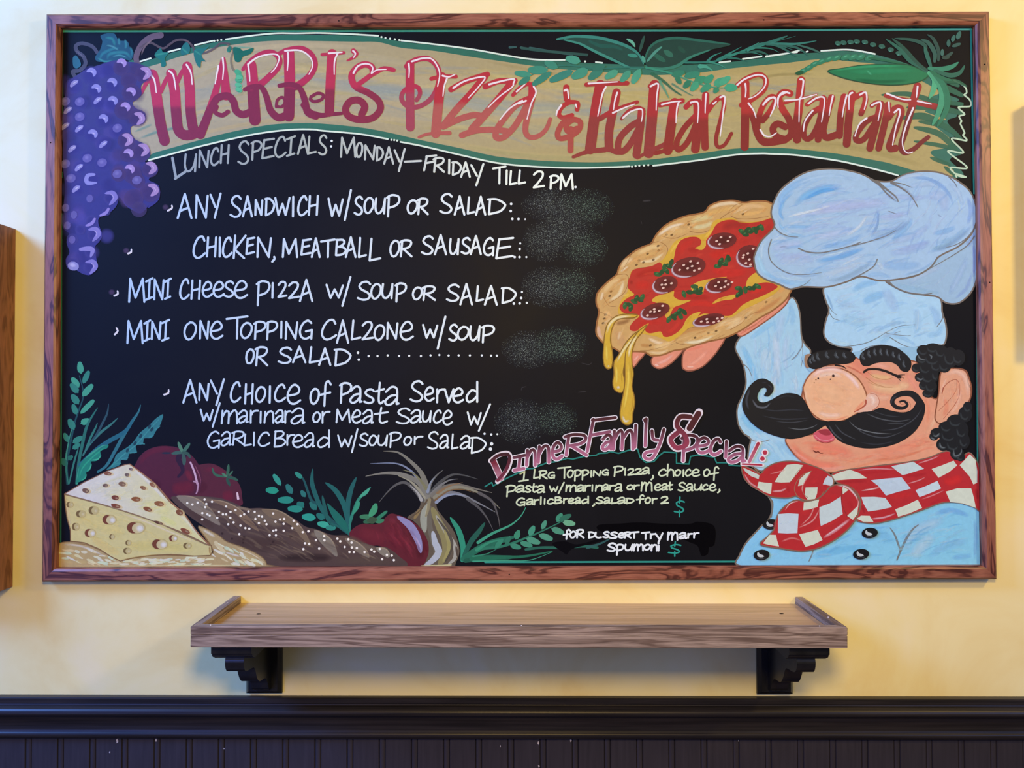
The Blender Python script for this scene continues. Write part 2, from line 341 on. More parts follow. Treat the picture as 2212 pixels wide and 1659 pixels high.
class Art:
    def __init__(s): s.fr = (0, 0, 1.0); s.z = 2e-5
    def zone(s, z=2e-5): s.z = z
    def frame(s, ox, oy, k): s.fr = (ox, oy, k)
    def begin(s):
        s.v, s.f, s.c, s.mi = [], [], [], []; s.z += 3e-6
    def xy(s, p): return (s.fr[0] + p[0] / s.fr[2], s.fr[1] + p[1] / s.fr[2])
    def pts(s, t):
        if not isinstance(t, str): return [s.xy(p) for p in t]
        a = [float(q) for q in t.replace(',', ' ').split()]
        return [s.xy((a[i], a[i + 1])) for i in range(0, len(a), 2)]
    def alb(s, c, p):
        L = light_at(*p)
        return [min(0.9, max(0.004, c[i] / L[i])) for i in range(3)]
    def colat(s, c, p):
        """c: 'hex', or (hexA, hexB, y0, y1) vertical blend, or ('x', hexA, hexB, x0, x1)"""
        if isinstance(c, str): return s.alb(lin(c), p)
        if c[0] == 'x':
            x0, x1 = s.fr[0] + c[3] / s.fr[2], s.fr[0] + c[4] / s.fr[2]; t = (p[0] - x0) / (x1 - x0); A, B = c[1], c[2]
        elif c[0] == 'raw': return list(c[1])
        elif c[0] == 'X': t = (p[0] - c[3]) / (c[4] - c[3]); A, B = c[1], c[2]
        else:
            y0, y1 = s.fr[1] + c[2] / s.fr[2], s.fr[1] + c[3] / s.fr[2]; t = (p[1] - y0) / (y1 - y0); A, B = c[0], c[1]
        t = min(1, max(0, t)); A, B = lin(A), lin(B)
        return s.alb([A[i] * (1 - t) + B[i] * t for i in range(3)], p)
    def add(s, P, Fc, col, al, mat, slope=0):
        s.z += 6e-7
        o = len(s.v)
        for k_, (p, a) in enumerate(zip(P, al)):
            q = ray(p[0], p[1], -BD - s.z - (k_ % slope * 3e-8 if slope else 0)); s.v.append((q.x, q.y, q.z - Z0)); cc = s.colat(col, p)
            if mat == 1:                        # a thin film also shades what lies under it: thinner film, stronger pigment
                a2 = 1 - max(0, 1 - a) ** .5; k = a / a2 if a2 > .01 else 2.0; k = min(k, max(1.0, .97 / max(cc))); cc = [i * k for i in cc]; a = a2
            s.c.append((*cc, a))
        for f in Fc: s.f.append(tuple(o + i for i in f)); s.mi.append(mat)
    def spl(s, p, closed, step=5.0):
        out = []; n_ = len(p)
        for i in range(n_ if closed else n_ - 1):
            if closed: a, b, c, d = p[i - 1], p[i], p[(i + 1) % n_], p[(i + 2) % n_]
            else: a, b, c, d = p[max(i - 1, 0)], p[i], p[i + 1], p[min(i + 2, n_ - 1)]
            k = max(1, min(14, int(hypot(c[0] - b[0], c[1] - b[1]) / step + 0.5)))
            for j in range(k):
                t = j / k
                out.append(tuple(0.5 * (2 * b[q] + (c[q] - a[q]) * t + (2 * a[q] - 5 * b[q] + 4 * c[q] - d[q]) * t * t + (3 * b[q] - a[q] - 3 * c[q] + d[q]) * t ** 3) for q in (0, 1)))
        if not closed: out.append(p[-1])
        return out
    def poly(s, t, col, a=1.0, sm=1, edge=None, ew=10):
        p = s.pts(t)
        if sm: p = s.spl(p, True)
        tri = tessellate_polygon([[Vector((x, y, 0)) for x, y in p]])
        s.add(p, tri, col, [a] * len(p), 0 if a >= 1 else 1)
        if edge: s.ribbon(p + [p[0]], [ew / s.fr[2]] * (len(p) + 1), edge, 1.0, 0, False)
    def st(s, t, w, col, a=1.0, t0=1.0, t1=1.0, soft=0, sm=1, mid=None):
        """w: width; t0/t1: width factor at the ends; mid: width factor in the middle"""
        p = s.pts(t)
        p = s.spl(p, False, 4.0 if mid is None else 2.2) if sm else p
        n_ = len(p); W_ = []
        for i in range(n_):
            u = i / max(1, n_ - 1)
            if mid is None: k = t0 + (t1 - t0) * u
            else: k = t0 + (t1 - t0) * u; k += (mid - k) * max(0, sin(pi * u)) ** .75
            W_.append(max(.25, w * k / s.fr[2]))
        s.ribbon(p, W_, col, a, soft, True)
    def ribbon(s, p, W_, col, a, soft, caps):
        n_ = len(p); L, R = [], []
        for i in range(n_):
            x0, y0 = p[max(i - 1, 0)]; x1, y1 = p[min(i + 1, n_ - 1)]
            d = hypot(x1 - x0, y1 - y0) or 1; nx, ny = -(y1 - y0) / d, (x1 - x0) / d; h = W_[i] / 2
            L.append((p[i][0] + nx * h, p[i][1] + ny * h)); R.append((p[i][0] - nx * h, p[i][1] - ny * h))
        if soft:
            mixp = lambda u, v_, t: [(q[0] + (r[0] - q[0]) * t, q[1] + (r[1] - q[1]) * t) for q, r in zip(u, v_)]
            core = [a * (min(1, 1.5 * sin(pi * i / max(1, n_ - 1))) if soft == 2 else 1) for i in range(n_)]
            tp = [.3 + .7 * max(0, sin(pi * i / max(1, n_ - 1))) ** .6 if soft == 2 else 1 for i in range(n_)]
            L = [(q[0] + (r[0] - q[0]) * t, q[1] + (r[1] - q[1]) * t) for q, r, t in zip(p, L, tp)]
            R = [(q[0] + (r[0] - q[0]) * t, q[1] + (r[1] - q[1]) * t) for q, r, t in zip(p, R, tp)]
            P = L + mixp(p, L, .6) + p + mixp(p, R, .6) + R; half = [k * .68 for k in core]
            al = [0] * n_ + half + core + half + [0] * n_
            fc = []
            for j in range(4):
                for i in range(n_ - 1): fc.append((j * n_ + i, j * n_ + i + 1, (j + 1) * n_ + i + 1, (j + 1) * n_ + i))
            s.add(P, fc, col, al, 1, n_); s.z += n_ * 3e-8
        else:
            P, fc = [], []
            def piece(q):
                if sum(q[k - 1][0] * q[k][1] - q[k][0] * q[k - 1][1] for k in range(len(q))) < 0: q.reverse()
                fc.append(tuple(range(len(P), len(P) + len(q)))); P.extend(q)
            for i in range(n_ - 1):
                (xa, ya), (xb, yb) = p[i], p[i + 1]; d = hypot(xb - xa, yb - ya)
                if d < 1e-3: continue
                nx, ny = -(yb - ya) / d, (xb - xa) / d; h, k = W_[i] / 2, W_[i + 1] / 2
                piece([(xa + nx * h, ya + ny * h), (xb + nx * k, yb + ny * k), (xb - nx * k, yb - ny * k), (xa - nx * h, ya - ny * h)])
            for i in range(n_):
                h = W_[i] / 2
                if i in (0, n_ - 1):
                    if not caps or h < .5: continue
                else:
                    a0 = atan2(p[i][1] - p[i - 1][1], p[i][0] - p[i - 1][0]); a1 = atan2(p[i + 1][1] - p[i][1], p[i + 1][0] - p[i][0])
                    dt = (a1 - a0 + pi) % (2 * pi) - pi
                    if abs(dt) < .5:
                        if abs(dt) > .004:
                            sg = -1 if dt > 0 else 1
                            piece([p[i], (p[i][0] - sg * sin(a0) * h, p[i][1] + sg * cos(a0) * h), (p[i][0] - sg * sin(a1) * h, p[i][1] + sg * cos(a1) * h)])
                        continue
                m_ = 8 if h < 4 else 14
                piece([(p[i][0] + h * cos(2 * pi * (k + .37) / m_), p[i][1] + h * sin(2 * pi * (k + .37) / m_)) for k in range(m_)])
            P, fc = flat_union(P, fc)
            s.add(P, fc, col, [a] * len(P), 0 if a >= 1 else 1)
    def el(s, cx, cy, rx_, ry_, rot=0, col='ffffff', a=1.0, soft=0, n_=22):
        c, si = cos(radians(rot)), sin(radians(rot))
        def rg(k): return [s.xy((cx + k * (rx_ * cos(t) * c - ry_ * sin(t) * si), cy + k * (rx_ * cos(t) * si + ry_ * sin(t) * c))) for t in [2 * pi * i / n_ for i in range(n_)]]
        if soft:
            P = [s.xy((cx, cy))] + rg(.5) + rg(1); al = [a] + [a * (.9 if soft == 1 else .6)] * n_ + [0] * n_
            fc = [(0, 1 + i, 1 + (i + 1) % n_) for i in range(n_)] + [(1 + i, 1 + n_ + i, 1 + n_ + (i + 1) % n_, 1 + (i + 1) % n_) for i in range(n_)]
            s.add(P, fc, col, al, 1)
        else:
            s.add(rg(1), [tuple(range(n_))], col, [a] * n_, 0 if a >= 1 else 1)
    def streaks(s, t, n_, ang, ln, w, cols, a=.6, bend=.25, seed=1):
        """loose brush marks inside an outline; ang: degrees, or a function of the point"""
        R_ = random.Random(seed); P = s.pts(t); k = len(P); f_ = s.fr
        xs, ys = [p[0] for p in P], [p[1] for p in P]
        def inside(x, y):
            c = False
            for i in range(k):
                (x0, y0), (x1, y1) = P[i - 1], P[i]
                if (y0 > y) != (y1 > y) and x < (x1 - x0) * (y - y0) / (y1 - y0) + x0: c = not c
            return c
        s.fr = (0, 0, 1.0); done = tries = 0
        while done < n_ and tries < n_ * 12:
            tries += 1
            x, y = R_.uniform(min(xs), max(xs)), R_.uniform(min(ys), max(ys))
            th = radians((ang(x, y) if callable(ang) else ang) + R_.uniform(-16, 16)); L_ = ln * R_.uniform(.5, 1.3) / f_[2]
            q = []
            for u in (-.5, -.17, .17, .5):
                o = bend * L_ * (u * u - .25) * R_.choice((1, 1, .4)); q.append((x + L_ * u * cos(th) - o * sin(th), y + L_ * u * sin(th) + o * cos(th)))
            m = 1.2 * w / f_[2]
            if not all(inside(px + dx, py + dy) for px, py in q for dx, dy in ((m, 0), (-m, 0), (0, m), (0, -m))): continue
            s.st(q, w * R_.uniform(.5, 1.3) / f_[2], R_.choice(cols), a * R_.uniform(.5, 1), soft=2); done += 1
        s.fr = f_
    def dots(s, t, r, col='f4f6fa', a=1.0):
        for p in s.pts(t):
            o = s.fr; s.fr = (0, 0, 1.0); s.el(p[0], p[1], r, r, 0, col, a, 0, 10); s.fr = o
    def end(s, name, parent, label=None, mats=None):
        me = bpy.data.meshes.new(name); me.from_pydata(s.v, [], s.f)
        ca = me.color_attributes.new('paint', 'FLOAT_COLOR', 'POINT')
        ca.data.foreach_set('color', [k for c in s.c for k in c])
        for m in (mats or (m_paint, m_glaze)): me.materials.append(m)
        me.polygons.foreach_set('material_index', s.mi); me.update()
        o = bpy.data.objects.new(name, me); col.objects.link(o); o.parent = parent
        if label: o['label'] = label
        return o
    # -------- handwriting: one stroke list per letter in a unit box (y down)
    def text(s, t, w, col='eef3fb', a=1.0, sh=0.0, out=None, ow=0, ins=None):
        """t: 'A x0 x1 y0 y1; ...' in frame pixels"""
        items = []
        for it in t.split(';'):
            q = it.split()
            if not q: continue
            x0, x1, y0, y1 = (float(k) for k in q[1:5]); k_ = ins or w; x0 += k_ * .3; x1 -= k_ * .3; y0 += k_ * .4; y1 -= k_ * .4
            for st_ in GL[q[0]]:
                k, p = st_[0], st_[1:]
                items.append((k, [(x0 + (px + sh * (1 - py)) / (1 + sh) * (x1 - x0), y0 + py * (y1 - y0)) for px, py in p]))
        if out:
            for k, p in items: s.st(p, w + ow, out, a, sm=(k == 's'))
        for k, p in items: s.st(p, w, col, a, sm=(k == 's'))

def G(t):
    r = []
    for st_ in t.split('|'):
        a = [float(q) for q in st_[1:].replace(',', ' ').split()]
        r.append([st_[0]] + [(a[i], a[i + 1]) for i in range(0, len(a), 2)])
    return r
GL = {k: G(v) for k, v in {
 'A': 'l0,1 .52,0 1,1|l.2,.7 .8,.56', 'N': 'l.05,1 .1,0 .85,1 1,.03', 'Y': 'l0,.05 .48,.56|l1,0 .42,1',
 'S': 's.97,.14 .72,0 .32,.06 .12,.26 .32,.44 .75,.6 .95,.78 .78,.95 .4,1 0,.9',
 'D': 'l.12,.05 .05,1|s0,.06 .5,.05 .95,.3 1,.5 .7,.82 .05,1', 'W': 'l0,0 .22,1 .5,.35 .72,1 1,0', 'w': 'l0,0 .25,1 .5,.35 .75,.98 1,.05',
 'I': 'l.55,0 .45,1', 'J': 'l.55,.1 .42,.92|l0,.16 1,0|l0,1 .9,.88', 'C': 's.95,.2 .78,0 .42,.08 .1,.45 .05,.8 .3,1 .65,.95 1,.78',
 'H': 'l.12,0 0,1|l1,0 .88,1|l.06,.55 .92,.45', '/': 'l1,0 0,1',
 'O': 's.5,0 .15,.2 0,.62 .2,.97 .55,.97 .92,.62 .97,.22 .72,.02 .5,0', 'U': 's.08,0 0,.6 .15,.95 .45,.97 .8,.65 .95,.2|l1,0 .9,1',
 'P': 'l.16,.05 .08,1|s0,.12 .4,0 .9,.06 1,.26 .72,.48 .14,.6', 'R': 'l.18,.05 .06,1|s0,.12 .4,0 .9,.05 .95,.26 .68,.46 .16,.56|l.3,.55 1,1',
 'L': 'l.22,0 .05,1 1,.9', 'E': 'l.18,.06 0,1|l.16,.08 1,0|l.1,.52 .82,.42|l0,1 .97,.88', 'F': 'l.22,.05 0,1|l.18,.08 1,0|l.12,.52 .8,.42',
 'K': 'l.17,0 .05,1|l1,0 .14,.62 .88,1', 'M': 'l.05,1 .12,0 .45,.82 .9,0 1,1', 'T': 'l0,.12 1,0|l.52,.06 .5,1',
 'B': 'l.14,.03 .05,1|s.1,.05 .7,.04 .82,.22 .5,.42 .15,.48|s.15,.48 .7,.5 .97,.72 .6,.95 .05,1',
 'G': 's.92,.14 .68,0 .3,.15 .04,.55 .15,.9 .5,1 .9,.86|l.5,.6 .97,.52 .92,1',
 'e': 's.08,.58 .8,.46 .92,.2 .6,0 .25,.18 .04,.6 .22,.94 .58,1 1,.82', '2': 's.05,.2 .4,0 .82,.03 .88,.28 .45,.7 .03,1|l.03,1 1,.9',
 'f': 's1,.14 .8,0 .55,.1 .48,.5 .42,1|l0,.56 .95,.46', 'a': 's.1,.28 .5,0 .85,.08 .9,.5 .86,.95 1,.92|s.86,.45 .4,.52 .04,.82 .2,1 .55,.92 .88,.62',
 's': 's.97,.14 .72,0 .32,.06 .12,.26 .32,.44 .75,.6 .95,.78 .78,.95 .4,1 0,.9', 't': 's.5,0 .4,.5 .38,.88 .58,1 .95,.88|l0,.42 1,.3',
 'r': 'l.1,.05 .08,1|s.1,.45 .45,.1 1,.06', 'v': 'l0,0 .45,1 1,0', 'd': 'l.95,0 .95,1|s.9,.5 .5,.42 .08,.74 .22,1 .6,.92 .92,.72',
 'm': 'l.0,1 .06,.05|s.06,.5 .3,.06 .46,.12 .44,1|s.46,.5 .76,.04 .96,.14 1,1', 'n': 'l0,1 .1,.05|s.08,.5 .5,.04 .9,.12 .95,1',
 'h': 'l.12,0 .03,1|s.06,.7 .5,.42 .88,.5 .95,1', ',': 's.75,0 .9,.4 .15,1', '-': 'l0,.7 1,.3', '1': 'l.15,.25 .62,0 .52,.85|l0,1 1,.86',
 '$': 's.97,.26 .62,.2 .2,.3 .25,.42 .75,.56 .9,.68 .6,.78 0,.74|l.55,0 .5,.3|l.5,.7 .5,1', 'i': 'l.55,.0 .45,1'}.items()}
GL['c'] = GL['C']; GL['o'] = GL['O']; GL['u'] = GL['U']; GL['p'] = GL['P']; GL['l'] = GL['I']; GL['y'] = GL['Y']
A = Art()
K = 3.6867
Z1, Z2, Z3, Z4 = (80, 0, K), (640, 40, K), (1100, 40, K), (1612, 0, K)
T1, T2, T3, T4 = (230, 390, 4.0), (750, 390, 4.0), (340, 700, 4.0), (850, 700, 4.0)
C1, C2, C3, C4 = (1270, 390, 4.0), (1600, 350, 4.0), (1570, 690, 4.0), (1580, 930, 4.0)
D1, B1, B2, B3, G1 = (1030, 860, K), (120, 940, 4.0), (560, 940, 4.0), (120, 760, 5.821), (120, 360, 6.38)
A.zone()
# ------------------------------------------------------------------ teal border line
A.frame(0, 0, 1); A.begin()
for t in ('132,67.5 800,67 1500,66.5 2098,63', '135,67 135,245', '135,262 134,272', '133.5,372 134,383', '133,462 132.5,800 131,1172',
          '2097,62 2104,418', '2111,620 2112,1000', '1048,1214.5 1588,1213'):
    A.st(t, 4 if t.startswith('13') is False else 3.2, '2a8a80' if t.startswith('13') is False else '1d5a58', sm=0)
A.st('132,67.5 700,67 1500,66 2098,63', 4.5, '3c9a98', sm=0)
A.end('border_line', sign, 'thin teal painted border line')

# ------------------------------------------------------------------ tan ribbon banner across the top
banner_top = '275,146 302,137 345,122 389,109 460,92 541,80 595,76 640,75 762,77 817,80 866,90 938,98 1020,109 1088,121 1142,130 1220,133 1287,137 1400,140 1500,139 1578,134 1655,124 1699,118 1774,113 1824,110 1890,118 1960,138 2010,160 2045,175'
banner_bot = '2040,200 2072,215 2050,228 2068,250 2046,262 2070,292 2050,300 2078,330 2052,345 2080,380 1990,392 1940,377 1910,369 1856,355 1802,344 1720,334 1666,331 1588,333 1507,345 1410,356 1317,360 1240,361 1155,358 1074,351 993,333 911,314 838,299 776,288 694,281 680,279 622,280 541,290 433,315 321,345 270,360'
A.begin()
A.poly(banner_top + ' ' + banner_bot, '2f6e5f')
gl = '#'
# tan field, a little smaller so the green edging shows
tan_top = '270,165 302,150 345,137 389,122 460,104 541,92 595,88 640,88 762,90 817,91 866,103 938,110 1020,123 1088,133 1142,141 1220,150 1287,154 1400,162 1500,158 1578,148 1655,140 1699,136 1774,128 1850,134 1900,140 1960,160 2000,180 2030,200'
tan_bot = '2000,215 2040,232 1998,240 2044,258 2010,262 2052,300 2046,318 2010,330 2060,368 2050,382 1990,372 1940,358 1910,350 1856,340 1802,331 1720,322 1666,319 1588,321 1507,332 1410,344 1317,350 1240,350 1155,346 1074,338 993,320 911,303 838,286 776,275 694,267 640,266 580,270 500,285 433,302 340,328 270,345'
A.poly(tan_top + ' ' + tan_bot, ('x', 'aaa092', 'b5a06a', 250, 1500))
for t, w, c, a in (('300,200 420,150 600,120 800,125 1000,160', 26, 'b5a990', .7), ('320,250 480,190 640,170 820,190 1000,220', 40, '9a9c9c', .75), ('330,290 480,245 640,225 840,240 1020,270', 34, 'a79f90', .7),
                   ('600,150 760,150 900,180', 30, 'bfae86', .6), ('700,190 900,205 1100,235 1240,240', 46, '98a0a0', .75), ('900,240 1100,280 1250,290', 40, 'a39f8c', .6), ('1000,150 1150,175 1300,190 1400,185', 34, 'bfae74', .7),
                   ('1100,225 1230,235 1380,260 1440,300', 40, '989c98', .7), ('1240,200 1400,210 1500,215', 36, 'bba968', .6), ('880,290 1100,330 1300,340 1500,325', 16, 'bcab7c', .6),
                   ('1500,180 1640,160 1800,160 1900,170', 22, 'bda973', .5), ('1600,178 1680,162 1760,160', 8, '8c7c50', .6), ('1740,195 1860,205 1960,225', 30, 'b8a56c', .5), ('1640,310 1800,312 1900,330 2000,360', 18, '9c8a58', .55),
                   ('1560,250 1640,240', 40, 'b3a06c', .5), ('350,315 480,278 640,256 760,262', 12, 'b8a37c', .5), ('480,112 640,98 800,104', 14, 'bfb096', .6), ('1040,130 1200,160 1330,170', 10, '998a5e', .4), ('1000,315 1150,338 1330,342', 12, '97946c', .4)):
    A.st(t, w, c, a, soft=2)
A.streaks('310,170 460,115 640,95 866,110 1088,140 1220,160 1420,165 1640,150 1850,145 1990,190 2000,340 1800,320 1600,310 1320,340 1100,330 900,290 680,262 480,280 330,320', 170, lambda x, y: (-18 if x < 600 else 6) if x < 820 else (13 if x < 1130 else (0 if x < 1500 else 5)), 150, 9, ['bfae86', '9c9a94', 'b5a46c', 'a89c80', '8e949a', 'c4b484', 'a0936a'], .5, bend=.05, seed=17)
A.st('300,300 340,285 400,272', 8, '3c7f86', .7, soft=2); A.st('290,285 330,268', 7, '3c7f86', .6, soft=2)
# green brush marks at the torn right end
for t, w in (('1905,205 1960,203 2020,218 2078,225', 11), ('1960,232 2020,232 2080,245', 13), ('1950,255 2000,252 2060,285', 15), ('1975,275 2030,290 2070,330', 13), ('1975,305 2040,316 2060,325', 9), ('2010,340 2050,355', 9), ('2030,168 2070,185', 10), ('2030,182 2078,206', 12), ('1985,262 2040,272 2075,300', 12), ('2040,360 2062,378', 8)):
    A.st(t, w, '2f6650', .95, .3, .7, mid=1)
o_ban = A.end('painted_banner', sign, 'tan painted ribbon with green edging')
A.begin()
WL = 'e4efe6'
for t in ('302.4,132.9 325.5,126', '363.5,112 389,105.5', '421,97.5 460,88', '488,85 541,77.3 595,72 640,72 694,71.3 762,74 817,77.2', '866.5,87.5 938,95.6 1020,106.5 1088,118.7 1142,127.3 1183,129.6 1220,129.5',
          '1287,134.2 1301,135.8', '1554,135 1578,132.3', '1604.5,127.4 1645,122', '1655,121.4 1700,115.5 1731,107.5', '1654,122.5 1699,115.3', '1715,113.5 1722,112.6', '1742,111.8 1745,110.9', '1774,110 1824,107.2 1856,110 1890,116.7',
          '321.4,346 433,316 541,291.6 622,280.7 680,279.8 694,282.2 776,289.5 838,300.4', '865,306.5 911,315.3 993,334.3 1074,352 1155,360 1240,362.8 1317,361.4 1360,359.5', '1411,358 1507,346.5 1588,334.3 1642,331.6 1666,332.3 1720,335 1802,345.8 1856,357 1910,370.5 1940,379'):
    A.st(t, 3.6, WL)
A.dots('463,88.2 470,87.3 478,86.3 824,80 832.6,82 842.6,83.4 853,85 862.5,86.7 845.6,302 851.6,302.6 858,303.6 1264,132.8 1365,360 1373,358.8 1381,358 1391,357.4 1400.5,356.6', 2.3, WL)
A.frame(*Z4)
A.st('1655,640 1740,690 1755,740 1735,755 1780,795 1785,845 1690,855 1740,910 1695,925 1715,965 1705,985 1740,1060 1725,1075 1755,1120 1635,1105 1730,1215 1605,1205 1760,1335 1625,1335 1690,1400 1750,1410 1670,1385 1675,1410', 13, 'c4d8b8')
A.end('banner_outline', o_ban, 'broken white outline')

# ------------------------------------------------------------------ banner title
def title(fr, data, c1, c2, ym):
    A.frame(*fr)
    for t, w, *r in data:
        A.st(t, w, (c1, c2, ym - 14, ym + 14), 1.0, *(r or (1, 1)))
A.begin()
title(Z1, [('830,745 865,670 905,605', 38, .6, 1), ('918,595 935,660 960,830 985,990 1015,1120', 84), ('985,730 1025,640 1065,585', 34), ('1068,585 1095,720 1108,900 1125,1030 1175,1075 1240,1070', 82),
           ('1118,650 1150,580 1190,530', 34), ('1195,530 1215,700 1222,880 1240,1010 1265,1060', 80), ('1300,1070 1345,960 1400,800 1445,640 1478,480', 70, 1.1, .5), ('1482,470 1495,600 1505,760', 72, .5, 1.1)], 'b93058', '85294a', 850)
title(Z1, [('1395,845 1440,780 1520,765 1565,810 1585,880 1640,912 1720,880', 58), ('1430,850 1420,895 1475,918 1520,890', 36)], '85294a', '85294a', 850)
title(Z1, [('1700,520 1715,650 1735,955', 92), ('1640,552 1690,490 1780,430 1870,415 1930,470 1915,540 1860,600 1780,670 1710,705', 58, .5, 1),
           ('2005,420 2012,650 2005,925', 86), ('1925,430 1990,398 2100,385 2180,430 2212,510 2180,590 2120,650 2060,690', 58, .6, 1)], 'b93058', '85294a', 690)
title(Z1, [('1655,712 1720,690 1790,700 1830,780 1860,880 1920,935 1985,920', 66, .5, 1), ('1905,850 1915,795 1955,775 1975,810 1950,850 1905,845', 24), ('1930,682 2020,672 2090,700 2130,790 2155,890 2220,920', 66, .5, 1)], '85294a', '85294a', 690)
title(Z2, [('60,690 110,745 190,770 280,762 365,755', 52, 1, .5), ('110,640 140,662 200,645 215,610 170,595 115,625', 26)], '85294a', '85294a', 690)
title(Z2, [('285,280 272,500 262,745', 76), ('205,287 290,282 378,272', 26), ('455,258 478,280 455,310 405,335', 42, 1, .3),
           ('775,410 700,398 640,425 588,455 555,480 500,520', 34, 1, 1.2), ('610,430 600,385 545,365 480,395 440,460 470,540 570,590 650,650 670,720 610,790 510,805 420,780 392,720 430,660 500,652 545,700 520,765', 64, .8, .9)], 'c03254', '8f2c48', 560)
title(Z2, [('905,365 905,600 908,865', 70), ('880,380 950,330 1050,320 1120,380 1138,470 1110,580 1050,660 960,705 880,695 838,640 855,580 915,540 970,550 985,600 958,650', 56, .8, .6)], 'bb3050', 'a8435a', 590)
title(Z2, [('1075,480 1160,462 1270,462', 32), ('1160,465 1135,650 1110,915', 76), ('975,945 1060,918 1220,912', 34, .6, 1), ('1232,565 1350,500 1520,445', 46), ('1500,465 1380,610 1270,730 1180,845', 56), ('1170,860 1300,800 1420,768 1490,785', 50),
           ('1505,542 1610,500 1740,495', 46), ('1725,505 1600,655 1490,780 1400,880', 62), ('1318,930 1420,895 1560,885 1700,900', 48), ('1725,610 1790,545 1850,520 1885,560', 42, .7, 1), ('1880,535 1872,650 1835,800 1825,900 1860,945 1930,935 1990,880 2022,800', 62, 1, .5),
           ('1850,640 1750,690 1660,790 1600,880 1590,945 1650,945 1730,870 1800,760 1850,660', 50)], 'bd3040', 'b75a58', 680)
title(Z3, [('455,550 455,600 462,645', 52), ('540,725 545,675 480,668 415,710 395,765 430,790 500,770', 36), ('480,785 420,840 385,915 405,955 490,935 555,885 565,825 510,805 455,850 470,900 540,875', 44), ('490,880 487,1050', 48)], 'b83038', 'b04c48', 790)
title(Z3, [('615,527 780,517 940,515', 36), ('725,530 685,750 645,1040', 84), ('510,1102 620,1062 760,1045', 44, .6, 1), ('855,590 830,720 795,900 795,1030', 68), ('720,800 830,735 1020,665', 42, 1, .7), ('800,1040 860,1065 920,1050', 40),
           ('895,798 955,735 1035,712 1068,760', 38, .7, 1), ('1055,735 1042,880 1012,1085', 62), ('1040,815 960,865 880,955 868,1045 910,1055 970,990 1035,870', 52), ('1120,540 1175,520', 34), ('1158,530 1140,750 1112,1070', 84), ('1020,1112 1110,1060 1250,1000', 44, .5, 1)], 'b03038', '96383a', 780)
title(Z3, [('1200,687 1300,668 1378,655', 42), ('1318,670 1290,850 1262,1050', 76), ('1165,1072 1280,1040 1340,1005', 34), ('1408,705 1460,660 1515,668', 42), ('1500,670 1502,850 1482,1040', 70), ('1490,770 1400,865 1335,980 1345,1045 1400,1010 1450,930 1490,830', 46),
           ('1565,610 1555,800 1560,1025', 58), ('1575,745 1640,660 1695,630 1710,690 1685,800 1648,950 1660,1020 1715,1005 1770,915', 56, .7, .5)], 'b63038', '96302f', 800)
title(Z3, [('1880,515 1880,750 1875,1022', 66), ('1818,532 1890,478 1990,445 2045,490 2025,570 1940,640 1850,690', 42), ('1900,680 1945,800 1975,920 2020,985 2090,990 2200,970', 66, .8, .7)], 'b83434', '8c2c2c', 760)
title(Z4, [('130,960 190,885 235,800 205,770 150,815 110,900 90,1020 125,1110 200,1125 250,1090', 46), ('350,745 300,735 262,775 285,860 340,950 362,1050 320,1105 240,1085 212,1025 250,985 310,1010', 54), ('438,640 420,850 402,1000 405,1110', 66), ('305,820 420,790 560,752', 30, .8, .5)], 'b83434', '8c2c2c', 910)
title(Z4, [('485,832 555,785 625,795', 36), ('615,785 600,900 572,1110', 54), ('600,855 520,905 462,1010 465,1095 515,1095 570,1000 600,885', 46), ('680,778 645,900 612,1040 640,1095 715,1075', 56), ('780,772 755,900 742,1080', 56), ('843,748 822,900 800,1145', 62), ('850,785 930,745 950,780 940,840 915,905', 44)], 'b43236', '8c2a2c', 890)
title(Z4, [('1000,842 1040,815 1085,828', 36), ('1072,830 1045,950 985,1180', 58), ('1055,925 960,965 885,1060 875,1115 935,1110 1005,1010 1050,935', 46), ('1130,835 1110,950 1055,1180', 54), ('1130,935 1190,865 1235,880 1200,1000 1140,1170 1190,1180', 56)], 'a83236', '8a2a2c', 920)
title(Z4, [('1365,690 1320,850 1265,1050 1232,1160 1260,1215 1330,1190 1400,1130 1450,1092', 66, 1, .5), ('1110,762 1250,795 1380,820 1510,850', 46, .7, 1.1)], 'a83236', '7c2a2e', 860)
o_tl = A.end('title_lettering', o_ban, 'large dark red hand lettering')
A.begin()
HL = 'f3e4ee'
